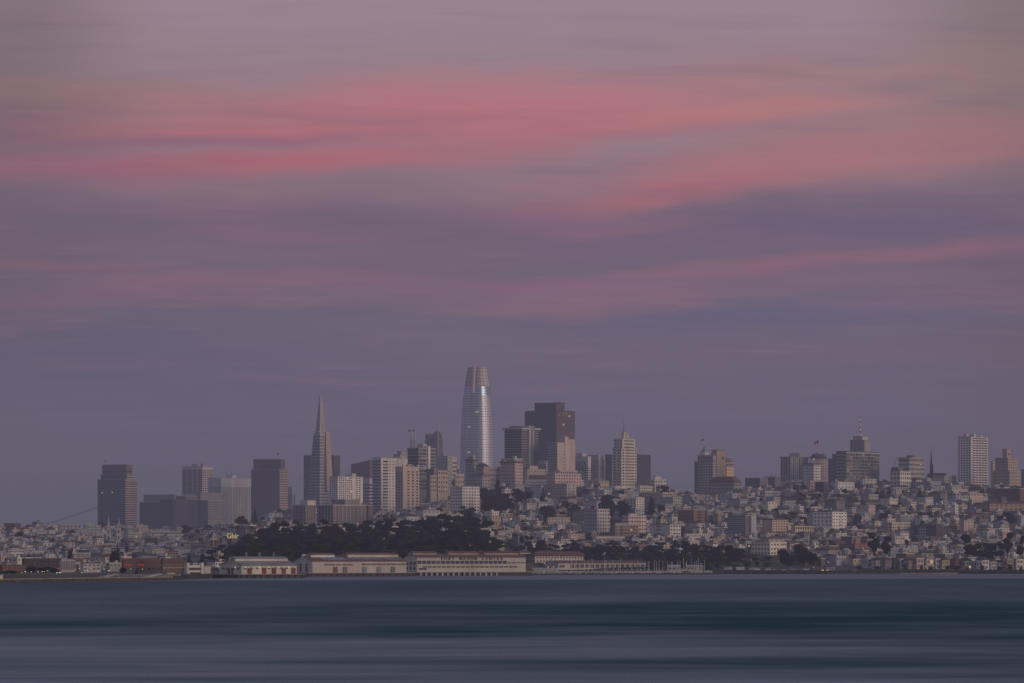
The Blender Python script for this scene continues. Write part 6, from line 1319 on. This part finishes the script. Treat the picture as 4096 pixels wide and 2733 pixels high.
for px, row, m, lab in ((3299, 2257, 'lit_red', 'left of two red traffic lights above the shore road'), (3324, 2255, 'lit_red', 'right of two red traffic lights above the shore road'), (3314, 2250, 'lit_white', 'white lamp between the red traffic lights'), (3004, 2240, 'lit_warm', 'amber lamp in the car park below the lawn'), (2959, 2273, 'lit_warm', 'low amber lamp among the parked motorhomes'), (4063, 2192, 'lit_white', 'tall white lit lamp post among the trees near the right edge'), (3254, 2269, 'lit_soft', 'dim lamp over the shore road left of the traffic lights'), (3702, 2268, 'lit_soft', 'small pale lamp at the waterfront row'), (2745, 2257, 'lit_warm', 'left amber lamp above the marina'), (2803, 2255, 'lit_warm', 'right amber lamp above the marina'), (2563, 2279, 'lit_green', 'bright green lamp at the end of the boathouse')):
    lamp(px, row, 5215 if px > 2600 else 5100, m, lab, None, .45)
lamp(4062, 2195, 5240, 'mast_white', 'tall white pole without light near the right edge', None, .3, 'light_pole')
# hidden lights inside the dark hill
for px, row, lab in ((1536, 2155, 'small yellow lamp in the middle of the wooded hill'), (1881, 2183, 'small yellow lamp at the right of the wooded hill')): lamp(px, row, 4950, 'lit_warm', lab, None, .45)

# ------------------------------------------------------------------ marina
def hull_mesh():
    q = MB(); st = [(-4.5, .9, .75), (-3, 1.35, .7), (0, 1.6, .7), (3, 1.1, .85), (5.2, .06, 1.1)]
    for (xa, wa, za), (xb, wb, zb_) in zip(st, st[1:]):
        q.hull([(xa, -wa * .5, -.4), (xb, -wb * .5, -.3), (xb, wb * .5, -.3), (xa, wa * .5, -.4)], [(xa, -wa, za), (xb, -wb, zb_), (xb, wb, zb_), (xa, wa, za)])
    return q.make('hull', [M('mast_white')])
HM = hull_mesh(); CM = MB().box(-1.6, 1.6, -.7, .7, .7, 1.3).make('cabin', [M('mast_white')]); SM = MB().tube((-3.6, 0, 1.9), (.6, 0, 1.9), .22, .2, 6).make('furled_sail', [M('sail_blue')])
MM = MB().tube((.6, 0, .7), (.6, 0, 1.0 + 1), .5, .5, 5)
MAST = MB().tube((0, 0, 0), (0, 0, 1), .16, .10, 5).make('mast', [M('mast_white')]); SPR = MB().tube((0, -.9, 0), (0, .9, 0), .05, .05, 4).make('spreader', [M('mast_white')])
mpx = [2285, 2302, 2334, 2352, 2366, 2416, 2423, 2450, 2471, 2483, 2525, 2548, 2580, 2590, 2594, 2618, 2624, 2634, 2650, 2668, 2684, 2688, 2706, 2709, 2720, 2732, 2744, 2766, 2776, 2783, 2792, 2815]
for i, px in enumerate(mpx):
    D = 5120 + (i * 37) % 90; top = random.uniform(2232, 2252)
    if px in (2416, 2592, 2732, 2792): top = 2230
    r = root('sailboat', (X(px, D), D, 0), random.uniform(-.5, .5) + (PI / 2 if i % 3 == 0 else 0), 'moored white sailboat with a bare mast in the marina behind the mole', 'sailboat', 'sailboats moored in the marina')
    add('hull', HM, r); add('cabin', CM, r); add('furled_sail', SM, r); add('mast', MAST, r, (.6, 0, .7), (1.25, 1.25, Z(top, D) - .7)); add('spreader', SPR, r, (.6, 0, (Z(top, D)) * .6))
for px, D, L, lab in ((2745, 5225, 16, 'low white marina shed with lamps behind the masts'), (2672, 5230, 12, 'pale hut behind the masts at the middle of the marina')):
    r = root('marina_shed', (X(px, D), D, 2.5), 0, lab, 'shed'); block('wall', 'wall_beige', r, 0, L, 0, 8, 0, 4.2)
    q = MB(); q.hull([(-.5, -.5, 4.2), (L + .5, -.5, 4.2), (L + .5, 8.5, 4.2), (-.5, 8.5, 4.2)], [(0, 3.9, 5.8), (L, 3.9, 5.8), (L, 4.1, 5.8), (0, 4.1, 5.8)]); q.obj('roof', [M('r_light')], r)
    for k in range(3): block('window', 'glass_b', r, 1.5 + k * 3.4, 3.2 + k * 3.4, -.2, .1, 1.4, 3)
r = root('houseboat', (X(2738, 5070), 5070, 3.3), 0, 'small cream clubhouse hut on the mole, low among the masts', 'hut'); block('wall', 'wall_cream', r, -10, 10, 0, 4, 0, 1.4); block('roof', 'r_light', r, -10.3, 10.3, -.3, 4.3, 1.4, 1.8)
# white gabled houses among the trees
for px, rt_, w, lab in ((2568, 2192, 17, 'white gabled house standing alone among the shoreline trees'), (2640, 2200, 12, 'small pale gabled house half hidden in the shoreline trees')):
    D = D_for(px, rt_ + 24); sc = F / D; z = gz(px, D) - 1; h = Z(rt_ + 9, D) - z
    r = root('gabled_house', (X(px, D), D, z), 0, lab, 'house'); ww = w / sc
    block('wall', 'wall_white', r, -ww, ww, 0, 10, 0, h)
    q = MB(); q.hull([(-ww, .02, h), (ww, .02, h), (ww, 9.9, h), (-ww, 9.9, h)], [(-.1, .02, Z(rt_, D) - z), (.1, .02, Z(rt_, D) - z), (.1, 9.9, Z(rt_, D) - z), (-.1, 9.9, Z(rt_, D) - z)]); q.obj('gable', [M('wall_white')], r)
    q = MB()
    for s_ in (-1, 1): q.poly([(s_ * (ww + .8), -.5, h - .5), (0, -.5, Z(rt_, D) - z + .25), (0, 10.3, Z(rt_, D) - z + .25), (s_ * (ww + .8), 10.3, h - .5)])
    q.obj('roof', [M('r_grey')], r); block('window', 'glass_b', r, 1, 2.4, -.2, .1, h * .4, h * .7); block('window', 'glass_b', r, -2.4, -1, -.2, .1, h * .4, h * .7)

# ------------------------------------------------------------------ lawns
def lawn(p0, p1, D0, D1, label):
    vs, fs = [], []; n, m_ = 24, 4
    for j in range(m_ + 1):
        for i in range(n + 1):
            px = p0 + (p1 - p0) * i / n; D = D0 + (D1 - D0) * j / m_; vs.append((X(px, D), D, gz(px, D) + .25))
    for j in range(m_):
        for i in range(n): a = j * (n + 1) + i; fs.append((a, a + 1, a + n + 2, a + n + 1))
    setp(add('lawn', mesh('lawn', vs, fs, M('lawn'))), label, kind='structure')
lawn(2360, 2840, 5262, 5420, 'dark green slope of grass behind the marina'); lawn(2950, 3120, 5225, 5330, 'dark green lawn below the cream corner block')
# ------------------------------------------------------------------ evening sky
def build_world():
    w = bpy.data.worlds.new('World'); bpy.context.scene.world = w; w.use_nodes = True
    nt = w.node_tree; n, l = nt.nodes, nt.links; n.clear()
    out = n.new('ShaderNodeOutputWorld'); bg = n.new('ShaderNodeBackground'); l.new(bg.outputs[0], out.inputs[0])
    tc = n.new('ShaderNodeTexCoord'); nrm = n.new('ShaderNodeVectorMath'); nrm.operation = 'NORMALIZE'; l.new(tc.outputs['Generated'], nrm.inputs[0])
    sep = n.new('ShaderNodeSeparateXYZ'); l.new(nrm.outputs[0], sep.inputs[0])
    def mt(op, a, b=None, c=None, clamp=False):
        q = n.new('ShaderNodeMath'); q.operation = op; q.use_clamp = clamp
        for k, v in enumerate((a, b, c)):
            if v is None: continue
            if isinstance(v, (int, float)): q.inputs[k].default_value = v
            else: l.new(v, q.inputs[k])
        return q.outputs[0]
    az = mt('ARCTAN2', sep.outputs[0], sep.outputs[1]); el = mt('ARCSINE', sep.outputs[2])
    U = mt('MULTIPLY', az, F / 1000); V = mt('MULTIPLY', el, F / 1000)      # thousands of photo pixels of angle
    def noise(su, sv, off, det=4, dist=0.0):
        c = n.new('ShaderNodeCombineXYZ'); l.new(mt('MULTIPLY', U, su), c.inputs[0]); l.new(mt('MULTIPLY', V, sv), c.inputs[1]); c.inputs[2].default_value = off
        q = n.new('ShaderNodeTexNoise'); q.inputs['Scale'].default_value = 1; q.inputs['Detail'].default_value = det; q.inputs['Distortion'].default_value = dist; l.new(c.outputs[0], q.inputs['Vector'])
        return mt('SUBTRACT', q.outputs[0], .5)
    wv = mt('ADD', mt('MULTIPLY', noise(.9, 2.2, 1.3, 3), .16), mt('MULTIPLY', noise(2.5, 9, 4.1, 4), .07))
    wu = mt('MULTIPLY', noise(.8, 1.8, 7.7, 3), .5)
    Vw, Uw = mt('ADD', V, wv), mt('ADD', U, wu)
    tex = mt('MULTIPLY_ADD', noise(1.1, 9.0, 2.2, 5, .3), 1.3, .95)
    cr = n.new('ShaderNodeValToRGB'); e = cr.color_ramp.elements; cr.color_ramp.interpolation = 'B_SPLINE'
    ramp = [(2190, (93, 92, 108)), (2050, (95, 93, 110)), (1900, (99, 95, 113)), (1700, (104, 97, 117)), (1450, (109, 98, 119)), (1250, (110, 100, 118)), (1050, (112, 99, 118)), (900, (114, 99, 118)), (780, (126, 107, 122)), (700, (140, 114, 128)), (560, (146, 118, 130)), (400, (148, 122, 132)), (260, (148, 126, 138)), (0, (152, 132, 146))]
    e[0].position, e[0].color = 0, lin(ramp[0][1]); e[1].position, e[1].color = 1, lin((156, 138, 150))
    for y, c in ramp[1:]: e.new((2190 - y) / 2600.0).color = lin(c)
    l.new(mt('DIVIDE', Vw, 2.6), cr.inputs[0])
    col = cr.outputs[0]
    ST = [ # x, y, half length, half thickness, slope, colour, strength, textured
     (0, 120, 400, 420, 0, (128, 112, 114), .85, 0), (4140, 120, 420, 440, 0, (126, 112, 112), .9, 0), (4150, 1300, 330, 900, 0, (102, 90, 106), .5, 0), (-60, 900, 400, 800, 0, (100, 90, 106), .5, 0),
     (300, 400, 700, 55, .0, (148, 114, 116), .7, 1), (120, 520, 380, 90, 0, (118, 96, 108), .8, 1), (3350, 330, 800, 120, .04, (158, 122, 126), .75, 1),
     (2000, 400, 850, 95, .02, (178, 120, 128), 1.0, 1), (1700, 450, 950, 75, .03, (176, 114, 124), 1.0, 1), (1000, 525, 600, 32, .02, (172, 106, 116), .85, 1), (2250, 520, 700, 45, .03, (170, 108, 122), .85, 1), (2950, 450, 480, 34, .07, (180, 122, 122), .8, 1),
     (2850, 565, 560, 38, .06, (150, 124, 134), .9, 1), (700, 568, 640, 24, .02, (138, 100, 120), 1.0, 1), (1250, 640, 640, 46, .05, (170, 106, 118), 1.0, 1), (750, 675, 560, 40, .02, (166, 102, 114), .95, 1), (330, 690, 460, 60, 0, (140, 96, 116), .8, 1),
     (3700, 580, 600, 90, .08, (160, 114, 120), .85, 1), (3050, 690, 850, 80, .12, (164, 114, 122), .95, 1), (2620, 775, 520, 45, .10, (168, 106, 118), .95, 1), (2060, 740, 300, 50, 0, (148, 116, 130), .6, 1),
     (1500, 770, 900, 40, 0, (132, 110, 124), .7, 1), (1200, 900, 1500, 70, 0, (110, 97, 116), .9, 1), (3500, 880, 900, 80, .05, (110, 97, 119), .9, 1), (3450, 925, 520, 40, .03, (106, 94, 120), .7, 1), (2150, 880, 260, 60, 0, (128, 100, 124), .7, 1), (2520, 912, 260, 28, .04, (142, 102, 118), .6, 1),
     (2500, 990, 900, 35, .02, (114, 98, 120), .7, 1), (3500, 1030, 750, 26, .09, (142, 102, 118), .7, 1), (3050, 1075, 750, 26, .07, (136, 102, 120), .7, 1), (2250, 1145, 460, 26, 0, (130, 98, 122), .9, 1), (3000, 1140, 800, 38, .03, (130, 104, 120), .7, 1), (2350, 1200, 520, 26, .02, (128, 102, 120), .6, 1),
     (3100, 1265, 850, 52, .02, (100, 96, 122), .95, 1), (240, 1058, 300, 26, -.05, (138, 100, 112), .6, 1), (120, 1010, 350, 30, 0, (104, 92, 108), .7, 1), (900, 1010, 900, 40, 0, (122, 102, 120), .5, 1), (1050, 1110, 600, 34, .04, (126, 100, 116), .65, 1), (520, 1180, 560, 36, .06, (120, 96, 114), .7, 1), (1050, 1230, 600, 30, .03, (103, 97, 116), .6, 1), (350, 1400, 800, 150, 0, (98, 92, 114), .7, 1), (3000, 1430, 1000, 40, 0, (112, 99, 116), .5, 1), (1100, 1600, 900, 120, 0, (100, 95, 117), .5, 1)]
    def xy(a, b):
        q = n.new('ShaderNodeCombineXYZ'); l.new(a, q.inputs[0]); l.new(b, q.inputs[1]); return q.outputs[0]
    cw, cs = xy(Uw, Vw), xy(U, V)
    for x, y, L_, T_, sl, c, s_, tx in ST:
        mp = n.new('ShaderNodeMapping'); mp.vector_type = 'TEXTURE'; l.new(cw if tx else cs, mp.inputs[0])
        mp.inputs[1].default_value = ((x - 2048) / 1000.0, (2190 - y) / 1000.0, 0); mp.inputs[2].default_value = (0, 0, math.atan(sl)); mp.inputs[3].default_value = (L_ * .00195, T_ * .00195, 1)
        gr = n.new('ShaderNodeTexGradient'); gr.gradient_type = 'SPHERICAL'; l.new(mp.outputs[0], gr.inputs[0])
        mr = n.new('ShaderNodeMapRange'); mr.interpolation_type = 'SMOOTHSTEP'; mr.inputs[2].default_value = .9; mr.inputs[4].default_value = s_ * .80; l.new(gr.outputs[1], mr.inputs[0]); f = mr.outputs[0]
        if tx: f = mt('MULTIPLY', f, tex, clamp=True)
        mx = n.new('ShaderNodeMix'); mx.data_type = 'RGBA'; mx.clamp_factor = True
        l.new(f, mx.inputs[0]); l.new(col, mx.inputs[6]); mx.inputs[7].default_value = lin(c); col = mx.outputs[2]
    # wispy fibres: fine streaks that brighten, darken and tint the cloud sheets
    wgt = n.new('ShaderNodeMapRange'); wgt.interpolation_type = 'SMOOTHSTEP'; wgt.inputs[1].default_value = .35; wgt.inputs[2].default_value = 1.0; l.new(V, wgt.inputs[0]); wgt = wgt.outputs[0]
    for su, sv, off, c, k in ((.55, 5.5, 31.0, (162, 110, 122), 1.5), (.9, 9.0, 47.0, (102, 93, 116), 1.2), (1.5, 20.0, 53.0, (156, 122, 130), .75), (1.2, 15.0, 67.0, (112, 96, 116), .7)):
        f = mt('MULTIPLY', mt('MULTIPLY', mt('SUBTRACT', noise(su, sv, off, 5, .5), .06), k, None, True), wgt)
        mx = n.new('ShaderNodeMix'); mx.data_type = 'RGBA'; l.new(f, mx.inputs[0]); l.new(col, mx.inputs[6]); mx.inputs[7].default_value = lin(c); col = mx.outputs[2]
    sc = n.new('ShaderNodeVectorMath'); sc.operation = 'SCALE'; l.new(col, sc.inputs[0]); l.new(mt('MULTIPLY_ADD', noise(2.2, 30.0, 81.0, 4, .6), .09, 1.0), sc.inputs['Scale']); col = sc.outputs[0]
    # open twilight sky above and behind
    sky = n.new('ShaderNodeTexSky'); sky.sky_type = 'NISHITA'; sky.sun_disc = False; sky.sun_elevation = math.radians(3.0); sky.sun_rotation = math.radians(106)
    sky.air_density = 1.2; sky.dust_density = 2.5
    sk = n.new('ShaderNodeVectorMath'); sk.operation = 'SCALE'; sk.inputs['Scale'].default_value = .06; l.new(sky.outputs[0], sk.inputs[0])
    amb = n.new('ShaderNodeVectorMath'); amb.operation = 'ADD'; l.new(sk.outputs[0], amb.inputs[0]); amb.inputs[1].default_value = (.13, .14, .19)
    hi = n.new('ShaderNodeMapRange'); hi.interpolation_type = 'SMOOTHSTEP'; hi.inputs[1].default_value = math.radians(7); hi.inputs[2].default_value = math.radians(22); l.new(el, hi.inputs[0])
    mx = n.new('ShaderNodeMix'); mx.data_type = 'RGBA'; l.new(hi.outputs[0], mx.inputs[0]); l.new(col, mx.inputs[6]); l.new(amb.outputs[0], mx.inputs[7]); col = mx.outputs[2]
    # glow where the sun has just gone down (far right, a little behind)
    def glow(width, height, colr, power):
        da = mt('SUBTRACT', az, math.radians(106)); g_ = mt('EXPONENT', mt('MULTIPLY', mt('ADD', mt('POWER', mt('DIVIDE', da, width), 2), mt('POWER', mt('DIVIDE', el, height), 2)), -1))
        v = n.new('ShaderNodeVectorMath'); v.operation = 'SCALE'; v.inputs[0].default_value = lin(colr)[:3]; l.new(mt('MULTIPLY', g_, power), v.inputs['Scale']); return v.outputs[0]
    for gcol in (glow(.09, .30, (255, 205, 150), 1.5), glow(.42, .25, (255, 170, 120), .45)):
        ad = n.new('ShaderNodeVectorMath'); ad.operation = 'ADD'; l.new(col, ad.inputs[0]); l.new(gcol, ad.inputs[1]); col = ad.outputs[0]
    l.new(col, bg.inputs[0]); bg.inputs[1].default_value = 1.0
build_world()
sun = bpy.data.lights.new('sun', 'SUN'); sun.energy = 1.85; sun.angle = math.radians(48); sun.color = (1.0, .76, .58)
so = bpy.data.objects.new('sun', sun); C.objects.link(so)
d = Vector((math.sin(math.radians(106)), math.cos(math.radians(106)), math.tan(math.radians(7)))).normalized()
so.rotation_euler = d.to_track_quat('Z', 'Y').to_euler()

# ------------------------------------------------------------------ camera and render settings
cam = bpy.data.cameras.new('camera'); co = bpy.data.objects.new('camera', cam); C.objects.link(co); bpy.context.scene.camera = co
co.location = (0, 0, H); co.rotation_euler = (PI / 2, 0, 0)
cam.sensor_width = 36; cam.lens = 36 * F / 4096.0; cam.shift_y = (HY - 1366.5) / 4096.0; cam.clip_start = 1; cam.clip_end = 120000
sc_ = bpy.context.scene
sc_.view_settings.view_transform = 'Standard'; sc_.view_settings.look = 'None'; sc_.view_settings.exposure = 0; sc_.view_settings.gamma = 1
sc_.render.engine = 'CYCLES'; sc_.cycles.max_bounces = 4; sc_.cycles.diffuse_bounces = 2; sc_.cycles.glossy_bounces = 2; sc_.cycles.use_denoising = False
sc_.cycles.sample_clamp_indirect = 2.0
print('OBJECTS', len(bpy.data.objects), 'trees', NT[0], 'houses', len(front), len(rest))
